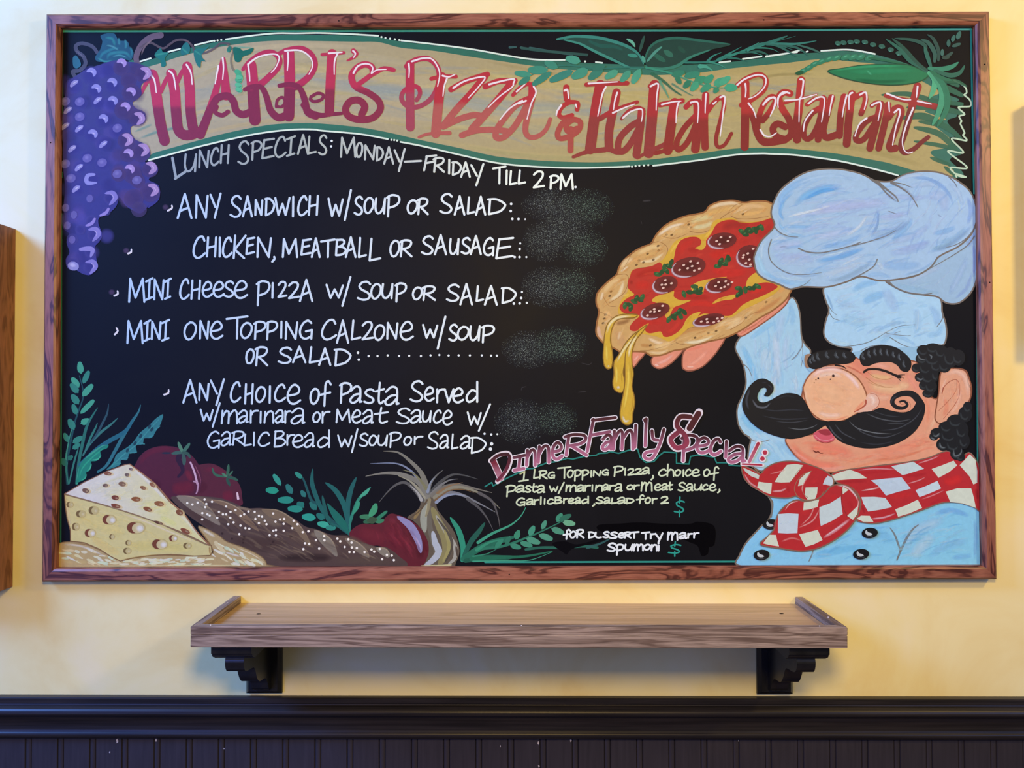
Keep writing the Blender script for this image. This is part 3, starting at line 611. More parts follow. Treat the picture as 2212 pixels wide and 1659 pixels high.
for fr, L_ in ((Z1, ('908,598 935,640 950,738', '1050,565 1085,600 1105,715', '1190,515 1225,580 1235,672', '1445,525 1430,600 1418,668', '1478,460 1485,540 1478,632', '1682,522 1690,580 1695,645', '1680,512 1760,455 1880,430 1928,455 1905,530 1865,578', '1998,420 2000,480 1993,562', '1975,405 2090,402 2170,450 2195,520 2165,592')),
               (Z2, ('258,277 365,270', '330,278 305,340 302,445', '452,258 472,280 455,312', '455,435 490,380 550,360 595,372 610,400 598,438 640,410 715,405', '895,360 900,410 897,468', '920,342 1000,318 1070,318 1115,365 1142,440 1125,540', '1165,455 1215,465 1265,445', '1200,478 1178,540 1168,618', '1250,553 1350,495 1500,465 1455,540 1372,632', '1535,525 1650,495 1735,482 1728,520 1720,545 1620,620 1528,708', '1755,582 1830,515', '1890,540 1910,590 1870,680 1838,800', '1800,655 1700,715 1620,808', '2138,572 2160,570 2168,635', '2110,690 2075,740 2070,775', '1830,655 1770,680')),
               (Z3, ('440,575 462,565 475,635', '415,690 385,735 375,775', '530,685 538,710', '632,518 760,510 862,504', '770,545 740,610 705,778', '860,590 840,660 830,728', '825,752 920,710 1000,682', '905,792 970,740 1050,720 1062,760 1052,820', '1125,540 1185,520 1175,620 1170,730', '1215,685 1300,665 1368,658', '1352,660 1335,720 1328,830', '1445,670 1490,662 1508,700 1500,830', '1568,600 1562,680 1560,752', '1625,680 1650,660', '1680,628 1718,625 1705,740 1680,940', '1815,530 1880,480 1980,448 2040,470 2035,540 1970,610 1905,640', '1880,520 1885,570 1880,625', '1905,675 1945,730 1965,790', '2025,680 2080,635 2118,632 2110,700 2080,775', '2000,885 2030,930 2080,940 2128,910', '2212,585 2150,620 2140,690')),
               (Z4, ('135,835 175,785 225,780 230,840 190,925', '345,742 290,735 250,785 255,855', '430,632 455,640 440,760 425,800 420,970', '310,800 420,790 560,752', '495,825 560,780 615,775 622,830 600,970', '690,765 675,830 660,920', '530,880 470,960 455,1045', '800,760 780,840 765,930', '845,738 820,760 818,870', '905,755 950,735 960,790 940,870', '1000,838 1050,815 1075,830 1050,960', '960,940 900,990 865,1085', '1135,815 1140,890', '1180,895 1215,868 1225,900 1190,1020 1165,1155', '1365,688 1355,775', '1120,745 1240,790 1310,795', '1365,805 1475,830', '1330,860 1280,980 1245,1110 1255,1190 1290,1220 1325,1210'))):
    A.frame(*fr)
    for t in L_: A.st(t, 14, HL, 1, 1.1, .6)
A.end('lettering_highlight', o_ban, 'thin white highlight strokes')
z_ban = A.z
A.zone(2e-4)
# ------------------------------------------------------------------ the painted chef
OUT = '77685f'
A.begin(); A.frame(*C3)
chef = None
# coat and raised sleeve
A.frame(*C4)
A.poly('330,540 355,620 350,700 320,770 265,820 190,900 120,980 70,1080 48,1160 300,1175 1200,1175 2155,1172 2160,1000 2165,650 2000,580 1850,560 1500,560 1000,480 600,480', '86c2ec', edge=OUT, ew=14)
for t, w, c, a in (('150,1050 300,960 500,1080', 90, '9ad4f8', .7), ('700,1100 900,1040 1200,1000', 80, '7fc4f4', .8), ('1150,950 1300,900 1400,980', 90, '8cc6ee', .7), ('1500,1050 1560,900 1700,820 1850,760', 130, 'b4d0f2', .9), ('1560,1120 1640,1000 1760,900', 140, 'bcd4f4', .9),
                   ('1700,1100 1850,1000 2050,950', 90, '98c2ea', .7), ('1750,720 1900,690 2060,740', 60, '7eaedc', .8), ('1900,1100 2080,1080', 60, '86b6de', .7), ('950,860 1100,840', 60, '9cc8ec', .6), ('1800,1000 1950,880 2050,860', 40, 'a8ccf0', .6), ('400,600 500,600', 60, '7fb0d8', .6), ('2100,760 2110,900 2100,1120', 40, '7ba2c8', .8)):
    A.st(t, w, c, a, soft=2)
for t, w in (('1370,840 1410,900 1440,980 1458,1040 1435,1110', 14), ('1615,815 1570,850 1520,920 1480,1000 1445,1080 1430,1120', 16), ('705,1020 700,1060 670,1130', 10), ('335,590 352,660 345,750', 12)):
    A.st(t, w, '73706f', .9, .5, .8, mid=1.3)
A.streaks('330,560 355,700 200,900 60,1150 2100,1150 2120,720 1900,640 1500,760 1100,800 700,1030 300,1000', 70, -15, 170, 26, ['a4d4f6', '78b8e8', 'b8d8f4', '8cc8f0', 'c4d8f4'], .6, seed=4)
chef = A.end('chef_painting', sign, 'painted jolly chef in a pale blue coat carrying a pizza')
A.begin(); A.frame(*C3)
A.poly('570,-190 610,-130 635,-20 645,140 680,220 722,265 715,320 690,360 690,410 770,445 700,520 660,600 660,760 800,900 700,1000 560,1080 700,1250 500,1260 330,1300 290,1310 190,1240 190,1120 205,1030 150,990 105,920 88,830 95,750 140,650 165,560 160,480 140,390 100,310 75,260 78,215 120,150 200,90 320,10 440,-90 530,-165', 'a9cfea', edge=OUT, ew=13)
for t, w, c, a in (('130,220 180,330 230,460 260,600', 70, '8cc4ea', .9), ('200,170 320,80 420,20', 60, '9ccdf0', .8), ('300,200 330,300 350,480', 120, 'cfe0f2', .8), ('420,100 430,300 450,560', 90, 'd4dff2', .9), ('480,-80 460,60 440,200', 90, 'bcd2ec', .8), ('540,-140 570,-40 560,60', 60, '93b8d6', .8),
                   ('250,350 300,260 390,200', 50, 'b4dcf4', .7), ('520,120 500,300 520,460', 60, 'c6d6ee', .8), ('560,500 600,560 590,640', 50, 'd2e4f6', .9), ('130,800 180,900 320,980', 90, '8cc6ea', .9), ('110,840 150,920 240,1000', 40, 'bcdcf0', .8), ('330,760 300,700 290,650', 30, 'e8f2f8', .8),
                   ('460,380 540,330 600,260', 22, '8fa9c4', .8), ('480,440 560,390 600,340', 18, '93abc4', .6), ('540,360 600,320 640,240', 26, '86a3c0', .8), ('300,1080 360,1160 480,1240', 90, '98bed8', .8), ('280,1130 320,1180 330,1240', 40, 'b8d8ec', .7), ('420,1060 500,1100 600,1200', 70, '8fb4d2', .7), ('660,300 690,330', 60, '9cc0de', .7), ('430,420 410,560 420,660', 50, 'e0e6f4', .8), ('380,120 370,260 380,420', 20, 'eef2fa', .6), ('250,480 280,560 260,640', 40, 'a4d0f0', .7)):
    A.st(t, w, c, a, soft=2)
for t, w in (('645,150 650,230 610,300 560,350', 13), ('655,200 655,330 640,420', 10), ('150,390 190,430 215,490', 12), ('185,1020 240,1050 310,1055 370,1040', 16), ('105,915 150,985 210,1030', 14), ('350,1520 395,1600 390,1660', 14)):
    A.st(t, w, '7f756e', .95, .6, .4)
A.streaks('560,-150 630,0 645,200 700,300 680,500 650,800 560,1080 640,1240 300,1300 200,1100 110,900 100,760 170,560 100,300 90,220 200,110 400,-60', 80, lambda x, y: 95 if y < 880 else 40, 170, 24, ['d8e6f6', 'e4eaf6', '9ccaec', 'b4d6f2', 'c4cfe8', '88b4d8'], .6, seed=5)
A.end('raised_sleeve', chef, 'pale blue sleeve raised behind the moustache')

# hand under the pizza
A.begin(); A.frame(*C1)
for t in ('365,1480 500,1470 440,1560 385,1610', '548,1570 575,1510 700,1470 835,1440 740,1560 640,1622 575,1612', '815,1600 825,1490 900,1430 1175,1340 1120,1470 1000,1600 890,1645 830,1632', '1290,1300 1400,1215 1600,1110 1730,990 1725,1050 1650,1130 1500,1240 1330,1345'):
    A.poly(t, 'e58f78', edge='8f5140', ew=11)
for t, w, c, a in (('395,1560 440,1510', 26, 'f0b8a8', .8), ('580,1585 660,1560 740,1500', 36, 'f2b8ac', .8), ('570,1590 620,1600', 16, 'f6d4cc', .9), ('850,1600 940,1560 1040,1460', 46, 'f0aa94', .8), ('850,1610 920,1610', 18, 'f4c4b4', .9), ('850,1470 1000,1430', 30, 'd97e68', .7), ('1340,1320 1420,1240 1560,1150', 30, 'f0a088', .8), ('1310,1330 1480,1230', 12, 'b85a48', .7), ('1500,1140 1690,1020', 24, 'f0a890', .8)):
    A.st(t, w, c, a, soft=2)
A.end('hand', chef, 'pink hand and fingers under the pizza')

# ------------------------------------------------------------------ painted pizza
CO = '9a6238'
A.begin(); A.frame(*C1)
A.poly('72,1060 80,980 130,915 190,860 250,810 265,760 300,700 390,620 470,575 545,545 590,470 680,380 830,312 1000,275 1050,220 1130,185 1250,172 1350,190 1440,177 1540,180 1600,205 1690,250 1700,600 1760,900 1740,980 1700,1040 1600,1120 1480,1190 1330,1290 1180,1360 1000,1400 830,1455 740,1470 640,1508 540,1512 500,1485 390,1478 300,1490 230,1450 160,1420 115,1385 72,1320 78,1230 95,1130', 'd0a268', edge=CO, ew=14)
for t, w, c, a in (('1040,250 1130,210 1250,195 1320,215', 40, 'e8d0b0', .9), ('1010,290 1150,260 1270,230', 40, 'd8ac68', .9), ('1280,260 1400,220 1540,230', 50, 'e4bc8c', .8), ('1300,300 1440,280 1520,260', 40, 'e0b06c', .8), ('880,360 1000,320 1090,320', 60, 'd4c490', .95), ('900,410 1020,390 1080,350', 50, 'd8cca0', .9), ('600,480 720,400 840,370', 34, 'ecd8c0', .95), ('620,500 740,450 860,430', 60, 'd6ae72', .9), ('700,430 800,400', 30, 'e8c898', .7), ('420,640 540,580 640,570', 50, 'e2c08a', .9), ('430,700 560,690 660,620', 34, 'e6d0a8', .9), ('480,660 600,620', 50, 'd4a868', .8), ('290,760 330,700 400,680', 60, 'e4c498', .9), ('280,790 350,740', 24, 'f0dcc0', .8), ('130,980 200,890 290,850', 50, 'e0bc88', .9), ('110,1040 130,960', 30, 'ead4b8', .8), ('180,1040 270,980 310,860', 40, 'e8d4b0', .9), ('140,1120 180,1180 170,1260', 60, 'dcb078', .9), ('90,1060 100,1110', 30, 'd09a60', .8), ('90,1250 100,1330 130,1370', 40, 'd8b09c', .9), ('250,1290 300,1400 350,1440', 90, 'c89a6c', .9), ('240,1240 320,1220 370,1200', 50, '8a5a34', .8), ('280,1300 260,1380', 30, 'e8cca8', .7),
                   ('520,1360 600,1400 660,1400', 40, 'f0d4b4', .9), ('560,1440 650,1430 720,1390', 60, 'e2c08c', .9), ('520,1480 620,1490 700,1460', 30, 'e8ccA4'.lower(), .8), ('450,1420 540,1430', 40, 'b07a44', .8), ('760,1360 860,1300 1000,1270 1120,1260', 50, 'c08850', .9), ('820,1400 960,1390 1100,1330', 40, 'f0e0c0', .95), ('900,1370 1060,1330 1160,1290', 60, 'd8b47c', .9), ('1120,1240 1250,1220 1340,1180', 60, 'e2c294', .9), ('1180,1290 1280,1240 1360,1190', 40, 'e4c498', .8), ('1340,1120 1480,1080 1600,1010', 60, 'd4a468', .9), ('1320,1100 1460,1040 1600,960', 30, 'e4c090', .9), ('1420,1160 1560,1090 1680,1000', 50, 'c08450', .9), ('1640,960 1700,930', 50, 'd89c5c', .8)):
    A.st(t, w, c, a, soft=2)
for t, w in (('1130,340 1200,290 1290,240 1340,200', 11), ('1240,310 1300,330 1420,330 1560,310', 12), ('1330,195 1270,215 1200,290', 9), ('860,355 960,330 1000,300', 8), ('880,440 980,450 1080,410 1120,350', 12), ('540,545 620,530 690,590 640,700 560,740 400,760', 12), ('640,480 740,500 860,460', 10), ('380,620 350,690 290,790', 9), ('250,815 330,810 350,860 320,960 250,1020 180,1060', 12), ('130,1000 180,1080 240,1090', 10), ('90,1130 200,1180 220,1240', 9), ('710,1390 770,1340 870,1280 960,1265', 12), ('760,1400 840,1420 1000,1410 1180,1330', 9), ('1180,1200 1290,1130 1400,1090', 9), ('1230,1290 1330,1230 1380,1170 1480,1130', 9), ('450,1470 560,1460 740,1410', 9), ('1340,1300 1480,1220 1640,1090', 9)):
    A.st(t, w, '8a5430', .75, .5, .3)
for x, y in ((1340, 290), (1870 / 2.15, 380), (890, 402), (680, 468), (724, 470), (606, 565), (610, 605), (516, 632), (565, 684), (440, 690), (420, 728), (480, 708), (200, 958), (188, 998), (152, 1160), (140, 1192), (132, 1232), (540, 1425), (925, 1358), (1040, 1318), (980, 1250), (1365, 1185), (1108, 1300), (1540, 1050)):
    A.el(x, y, 13, 9, -25, '5c3c22', .85)
A.streaks('1040,240 1240,185 1580,200 1600,320 1260,330 1100,350 900,450 760,500 640,690 380,770 340,950 270,1080 260,1160 380,1260 480,1320 700,1370 900,1270 1180,1200 1600,960 1730,950 1480,1180 1180,1340 830,1440 540,1500 300,1470 120,1370 90,1180 90,980 260,810 320,700 560,540 700,380', 130, lambda x, y: -35 if y < 700 else (-25 if x > 1430 else -60), 110, 18, ['e6c08c', 'c48c50', 'dcae72', 'eed0a4', 'b87c42', 'd6a060'], .6, seed=11)
piz = A.end('pizza_painting', sign, 'painted pizza crust with puffy edge')
A.begin(); A.frame(*C1)
YE = 'd8a83c'
A.poly('268,1085 290,1030 345,950 360,830 385,775 520,750 640,690 700,600 760,520 860,480 960,470 1040,440 1090,350 1180,325 1262,325 1320,355 1480,350 1600,315 1690,320 1700,800 1660,930 1560,1010 1400,1090 1320,1130 1240,1180 1120,1190 900,1262 840,1300 780,1350 700,1390 600,1350 500,1330 440,1310 380,1260 420,1180 330,1165 262,1150', YE)
for t, w, c, a in (('700,640 760,560 880,480', 30, 'e8c45c', .7), ('1000,500 1080,420', 30, 'e4bc54', .7), ('300,1000 360,980', 30, 'e6c458', .7), ('900,1160 850,1240', 30, 'c89c30', .7), ('600,1030 720,1040 760,1100', 40, 'e0b444', .8)): A.st(t, w, c, a, soft=2)
A.poly('362,830 390,772 480,752 560,735 620,705 645,740 640,770 720,730 745,660 760,590 800,520 870,490 940,488 980,520 970,560 925,585 985,600 1020,560 1020,520 1070,450 1110,380 1180,345 1260,340 1330,365 1480,355 1604,318 1690,330 1690,600 1560,760 1470,790 1400,840 1375,900 1385,925 1470,890 1560,880 1640,912 1600,950 1500,1000 1400,1040 1330,1080 1280,1130 1220,1170 1110,1160 1000,1150 950,1175 975,1135 900,1155 850,1200 820,1260 775,1310 700,1350 650,1345 630,1305 530,1320 492,1285 530,1232 470,1260 420,1300 370,1295 360,1265 395,1215 445,1165 330,1150 290,1130 272,1095 300,1050 350,1010 400,985 350,935 345,880', 'bc2c28')
for q in ('552,1040 590,1000 680,975 745,955 740,1000 800,1035 890,1035 800,1075 740,1100 700,1180 670,1180 660,1110 600,1060', '1072,1070 1110,1030 1190,1000 1285,985 1250,1025 1150,1040', '890,935 920,890 1000,860 1150,835 1200,835 1060,880 1010,920 990,980 940,980', '1370,930 1382,850 1460,795 1530,862 1450,890'):
    A.poly(q, YE)
for t, w, c, a in (('790,640 840,560 920,520', 60, 'c8302a', .8), ('860,600 960,600', 60, 'a82222', .6), ('1150,420 1260,380 1400,400', 90, 'a02a28', .8), ('1040,640 1200,640 1300,620', 90, 'cc2a24', .8), ('400,830 520,790 640,770', 70, 'b02622', .8), ('400,920 480,900 540,920', 90, 'cc2c26', .7), ('1060,760 1200,800 1380,790', 80, 'd02c28', .7), ('800,960 900,1010 1060,1010', 50, 'a82420', .7), ('1440,480 1540,440 1590,380', 80, 'a82c28', .7), ('860,1080 960,1060 1120,1080', 60, 'd03028', .7), ('420,1260 520,1220 640,1230', 60, 'c42a26', .6), ('680,1320 760,1260 800,1200', 40, 'd03a30', .6), ('380,860 370,900', 40, '8c1c1c', .6), ('1400,970 1540,930', 50, 'd03028', .7), ('1300,540 1400,520', 70, 'b82a26', .6)):
    A.st(t, w, c, a, soft=2)
A.streaks('370,900 400,780 740,700 900,500 1240,360 1590,340 1460,700 1400,860 1600,920 1200,1150 860,1160 680,1330 400,1280 480,1140 300,1100', 70, -12, 120, 22, ['d03a30', 'a02020', 'c83028', 'b02424', 'd84c38'], .45, seed=12)
A.end('tomato_sauce', piz, 'red sauce with yellow cheese')
for x, y, a, b, r, sp in ((1158, 520, 128, 70, -8, '1150,490 1230,487 1112,523 1210,522 1138,549'), (1395, 655, 115, 98, -12, '1427,590 1382,630 1345,645 1340,665 1395,682 1365,713 1405,727'), (868, 750, 152, 86, -12, '887,698 950,712 900,740 862,758 792,772 920,778 963,762 828,730'), (665, 900, 112, 74, -14, '668,860 722,888 638,900 672,898 650,928'), (1130, 905, 116, 64, -10, '1130,878 1190,870 1212,898 1103,912 1180,918 1245,878 1150,930'), (580, 1128, 132, 66, -17, '645,1082 573,1112 540,1133 575,1133 617,1125 515,1165'), (1040, 1205, 140, 50, -13, '1027,1197 980,1218 1118,1192 1032,1225 1087,1225 1130,1215 1160,1187')):
    A.begin(); A.frame(*C1)
    A.el(x + 6, y + 4, a * 1.08, b * 1.1, r, '5c1014', .8, 1); A.el(x, y, a, b, r, '6e2226')
    A.el(x + 12, y - 6, a * .7, b * .65, r, '4c1a1c', .8, 1)
    cr = []
    for k in range(9):
        th = radians(85 + k * 18); px_, py_ = a * .94 * cos(th), b * .92 * sin(th); q = radians(r)
        cr.append((x + px_ * cos(q) - py_ * sin(q), y + px_ * sin(q) + py_ * cos(q)))
    A.st(cr, 26, 'b497a8', .85, soft=2); A.st(cr, 9, 'd8c4d0', .8, .2, .2, mid=1)
    for q in A.pts(sp):
        f_ = A.fr; A.fr = (0, 0, 1); A.el(q[0], q[1], 3.1, 2.2, -20, 'e8c0b4'); A.fr = f_
    A.end('pepperoni', piz, 'dark pepperoni slice with pale flecks')
for pts_ in (((1330, 440), (1380, 425), (1360, 465), (1430, 420), (1400, 440), (1470, 410), (1500, 405), (1450, 430)), ((1120, 740), (1140, 715), (1180, 720), (1200, 690), (1150, 695), (1215, 670)), ((600, 810), (640, 790), (680, 780), (660, 750), (700, 740), (720, 710)), ((830, 980), (880, 965), (930, 950), (920, 915), (970, 945), (960, 970)), ((1300, 930), (1320, 960), (1300, 985), (1360, 945), (1400, 930), (1440, 920), (1470, 915)), ((320, 1080), (360, 1075), (370, 1100), (400, 1045), (420, 1020), (450, 1030), (470, 1010)), ((700, 1200), (740, 1180), (760, 1155), (800, 1170), (790, 1130), (830, 1135))):
    A.begin(); A.frame(*C1)
    for i, (x, y) in enumerate(pts_): A.el(x, y, 34, 20, (i * 67 + x) % 180 - 40, '1e4a2a' if i % 3 else '2c5c34', 1, 0, 9)
    for i, (x, y) in enumerate(pts_[::2]): A.el(x - 6, y - 8, 16, 7, -30, '4f8a50', .7, 1)
    A.end('basil_sprig', piz, 'chopped dark green herb')
A.begin(); A.frame(*C1)
A.poly('135,1440 145,1330 170,1240 230,1180 310,1155 425,1158 400,1185 300,1190 240,1215 205,1290 195,1380 212,1480 214,1560 200,1620 175,1630 145,1605 132,1540', 'd6aa38', edge='8a6224', ew=9)
for t, w, c, a in (('160,1330 190,1240 260,1185 380,1170', 30, 'efe0b8', .9), ('160,1420 165,1560', 24, 'f0d868', .8), ('195,1420 205,1580', 12, 'b08a28', .8), ('165,1600 190,1605', 20, 'f4f0dc', .9)): A.st(t, w, c, a, soft=2)
A.end('cheese_drip', piz, 'yellow melted cheese drip at the crust edge')
A.begin(); A.frame(*T4)
A.poly('2160,40 2080,85 2010,160 1950,260 1905,330 1905,430 1895,500 1905,560 1950,592 1985,578 1998,500 1985,420 2000,330 2030,220 2090,120', 'd6aa38', edge='8a6224', ew=9)
for t, w, c, a in (('2080,110 1990,220 1930,330', 26, 'efe0b0', .9), ('1925,360 1930,460 1925,520', 22, 'ecd468', .8), ('1925,540 1960,555', 34, 'f2eee2', .9), ('1970,420 1975,520', 12, 'b08a28', .8)): A.st(t, w, c, a, soft=2)
A.end('cheese_drip', piz, 'middle yellow cheese drip')
A.begin(); A.frame(*T4)
A.poly('2190,10 2110,70 2050,160 2010,230 2000,330 2000,480 1990,580 1970,680 1958,770 1970,840 2015,872 2060,850 2068,770 2085,690 2080,620 2060,540 2072,430 2060,330 2062,240 2095,140 2150,70', 'd6aa38', edge='8a6224', ew=9)
for t, w, c, a in (('2110,90 2050,190 2030,290', 26, 'f0e2b8', .9), ('2025,320 2030,480 2010,640 1985,760', 26, 'ecd060', .85), ('2070,620 2065,700 2050,760', 20, 'b88c2c', .8), ('1980,790 2000,840 2040,830', 26, 'f4f0e4', .9), ('2050,340 2055,500', 12, 'b08a28', .8)): A.st(t, w, c, a, soft=2)
A.end('cheese_drip', piz, 'long yellow cheese drip')
# hat
A.begin(); A.frame(*C2)
A.poly('720,1085 715,1130 735,1200 762,1280 735,1370 718,1480 755,1550 850,1592 960,1612 985,1680 1500,1680 1560,1620 1650,1575 1750,1580 1778,1500 1772,1400 1742,1300 1712,1165 1500,1050 1000,980 760,1050', 'aed2f0', edge=OUT, ew=14)
for t, w, c, a in (('780,1100 900,1080 1000,1040', 50, 'd8e8f8', .8), ('960,1120 1060,1060 1200,1030', 70, '98c8ee', .8), ('1050,1220 1120,1180 1250,1130', 90, '94c4ea', .9), ('1240,1090 1300,1200 1350,1300', 120, 'bcd4f2', .8), ('800,1180 900,1230 1000,1240', 60, 'bcd6ee', .8), ('860,1340 1000,1380 1100,1400', 120, 'b8dcf4', .8), ('1500,1260 1530,1350 1510,1470', 80, 'bcd8f6', .8), ('1535,1260 1530,1400 1515,1480', 8, 'e2ecf8', .8), ('780,1500 850,1560 960,1570', 40, 'd6ecf8', .8), ('760,1560 900,1590 1100,1560', 26, 'c2def0', .7),
                   ('1640,1240 1690,1330 1700,1420', 80, 'a8c8e6', .8), ('1600,1500 1700,1480 1750,1400', 60, 'a6cce8', .7), ('1150,1480 1300,1400 1420,1380', 40, '9ec2e0', .8), ('1200,1570 1300,1500', 50, 'a4c8e2', .7), ('740,1130 780,1230 800,1290', 26, '7fa0c0', .8), ('1420,1160 1500,1170 1540,1200', 16, 'e0e8f8', .8), ('1290,1500 1420,1530 1520,1590', 40, '9dbfd8', .8)):
    A.st(t, w, c, a, soft=2)
for t, w in (('735,1200 790,1290 830,1320', 12), ('765,1300 800,1350 855,1368', 12), ('880,1600 1060,1570 1180,1520 1260,1470 1370,1420 1510,1405', 14), ('1250,1475 1320,1490 1420,1500 1470,1498', 12), ('1290,1515 1400,1580 1480,1600 1560,1590', 14), ('1330,1480 1380,1462', 10), ('1745,1310 1740,1360 1695,1425', 20), ('1010,1650 1100,1600 1230,1580 1330,1610 1410,1659', 15)):
    A.st(t, w, '72706f', .9, .6, .3)
A.streaks('740,1110 1240,1040 1500,1150 1700,1190 1740,1400 1740,1560 1500,1600 1250,1560 900,1580 760,1500 760,1300', 60, -20, 150, 26, ['d0e4f8', 'e0eaf8', '98c6ec', 'c0cfee', 'b4dcf6'], .6, seed=6)
hat = A.end('chef_hat', chef, 'tall pale blue chef hat band')
A.begin(); A.frame(*C2)
# back right puff, main puffs
A.poly('1250,1015 1340,1085 1450,1130 1600,1150 1700,1165 1760,1210 1830,1226 1900,1210 1980,1140 2030,1040 2050,900 2045,700 2030,560 1960,560 1600,800 1400,960', '9fbcd8', edge=OUT, ew=14)
for t, w, c, a in (('1340,1060 1500,1100 1640,1120', 60, '96b6cc', .8), ('1450,1040 1600,960 1750,900', 60, 'b4c4d8', .8), ('1800,1150 1880,1000 1960,820', 70, 'a8c0dc', .9), ('1850,1180 1950,1090 2000,950', 40, '8ea4c8', .9), ('1950,740 1990,680 2020,600', 60, '8ca0cc', .8), ('2010,700 2020,850 2010,1000', 40, '8494c4', .9), ('1560,980 1700,900 1800,800', 18, 'ccd8ec', .6), ('1660,1080 1750,1000 1820,920', 14, 'c4d2e4', .6), ('1500,1080 1650,1040', 40, 'a4bccc', .7), ('1600,1120 1720,1130', 40, '90acbe', .8)):
    A.st(t, w, c, a, soft=2)
A.poly('1390,120 1450,98 1560,80 1700,88 1820,130 1900,180 1970,240 2020,330 2038,440 2030,540 1980,640 1880,730 1760,790 1700,830 1640,910 1520,980 1380,1010 1200,1025 1040,990 900,1040 740,1080 540,1078 430,1098 340,1060 210,1010 140,950 115,850 125,790 180,680 290,560 268,470 265,420 285,350 330,260 400,190 500,120 600,78 720,60 860,62 1000,90 1080,120 1160,160 1290,168', 'a8c5e4', edge=OUT, ew=14)
for t, w, c, a in (('330,420 360,300 470,200 640,130', 70, '93c0ec', .9), ('420,230 560,160 700,125 850,125 1000,160', 50, 'bcd8f4', .9), ('460,380 560,290 700,230 880,210', 80, '7ab8e8', .9), ('380,500 340,440 380,330', 40, '9ccbf2', .9), ('560,320 700,250 820,240', 40, '6cb0e6', .8), ('600,420 800,380 1100,360 1300,350', 120, 'bcc8ea', .9), ('450,480 700,430 1000,400', 60, 'c4d0ee', .9), ('400,470 560,430 740,390', 18, 'eaf0fa', .9), ('700,395 780,380', 24, 'f4f6fc', .8), ('480,530 700,490 900,470', 22, 'd4e0f4', .8), ('500,600 640,560 800,540', 50, 'b0c6ea', .8),
                   ('340,600 400,560 560,560 620,540', 40, '94c2ee', .9), ('330,480 350,560 430,620 560,640', 40, '9fcbf0', .9), ('600,660 800,620 1000,570', 80, 'c0cdec', .9), ('900,640 1020,560 1100,450', 36, 'e0e8f6', .9), ('680,740 900,700 1060,620', 60, '9cc4ee', .9), ('1080,620 1150,520 1185,400', 40, '94b4da', .9), ('1120,660 1180,560 1190,420', 22, '84a2c4', .9), ('1100,640 1300,600 1440,500', 60, '9bb6d4', .9), ('1160,650 1320,590 1430,490', 20, '88a0b8', .8),
                   ('1200,300 1330,300 1500,310 1640,300', 60, 'bacaea', .8), ('1250,430 1360,460 1480,420', 60, 'b4c8e8', .8), ('1340,160 1460,120 1600,110', 50, 'c6d8ee', .9), ('1420,220 1520,200 1640,190 1740,240', 70, 'b4cae4', .9), ('1450,140 1600,140 1720,200 1800,280 1840,380', 40, '93b4d8', .9), ('1500,130 1640,150 1740,190', 16, '86a4c0', .7), ('1800,180 1880,260 1920,380', 50, 'c0d6f0', .9), ('1860,300 1890,380 1870,480', 24, 'd4e6f8', .8), ('1960,300 1990,420 1960,540', 50, '94b2e0', .9), ('1600,300 1740,300 1760,440', 120, 'b8cae8', .9), ('1650,300 1620,400 1560,480', 18, 'd0dcf0', .7), ('1710,280 1700,360 1690,420', 12, 'd4e0f2', .7),
                   ('1480,480 1440,560 1300,680', 60, '94c0e8', .9), ('1300,700 1480,640 1640,540', 80, 'b6cbea', .9), ('1280,790 1450,760 1650,690', 90, 'adc2e4', .9), ('1660,620 1760,600 1860,560', 60, '98c2ea', .9), ('1700,700 1840,660 1960,560', 60, '8faec8', .9), ('1640,760 1760,720 1840,680', 50, '8aa8bc', .9), ('1200,880 1400,900 1560,880', 90, '9fc4ea', .9), ('1180,860 1230,930', 60, 'd2e2f6', .9), ('1080,980 1200,970 1300,1000', 50, 'a8cdf0', .8),
                   ('250,760 400,720 560,700', 90, 'b4c4e4', .9), ('300,860 480,840 640,860', 90, 'aebfdc', .9), ('260,680 320,660 420,660', 30, 'd4e2f4', .8), ('170,760 160,840 200,940 300,1010', 60, 'b2daf4', .9), ('210,680 180,760 180,860', 30, 'd0e4f4', .8), ('330,1020 480,1050 620,1040', 60, 'a4cae8', .9), ('300,960 420,1010 560,1000', 24, 'c8dff2', .8), ('640,860 860,820 1060,740', 60, '8cc0ee', .9), ('560,800 760,800 960,750', 24, 'cfe2f2', .9), ('680,980 880,930 1060,850', 70, 'b6c6d8', .9), ('720,1030 900,990 1080,880', 40, '9cb4c8', .9), ('860,900 960,850 1100,790', 30, 'c4ccd8', .8), ('560,930 700,930 840,900', 60, 'a8c8e6', .8), ('330,740 370,730 400,735', 22, '8a94b0', .8), ('450,880 560,890', 40, 'b8cce8', .8), ('1700,450 1740,480', 20, '8c9cb8', .8), ('1660,460 1700,410', 12, '94a8c0', .7), ('830,520 860,545', 30, 'a4b4d4', .8), ('1010,458 1090,455', 10, '8c9cb8', .8)):
    A.st(t, w, c, a, soft=2)
A.streaks('300,340 420,200 600,90 850,70 1150,170 1300,175 1450,105 1700,95 1900,190 2020,360 2020,540 1900,700 1700,810 1500,970 1200,1010 1000,980 700,1070 430,1080 160,940 130,820 190,690 300,560 280,440', 170, lambda x, y: -14 if x < 1960 else -60, 230, 24, ['cdd6ee', 'e6ecf8', '94c2ee', 'b4c6ea', 'a8d0f4', 'c0cbe8', '8fb4dc', 'd8e4f6'], .6, seed=7)
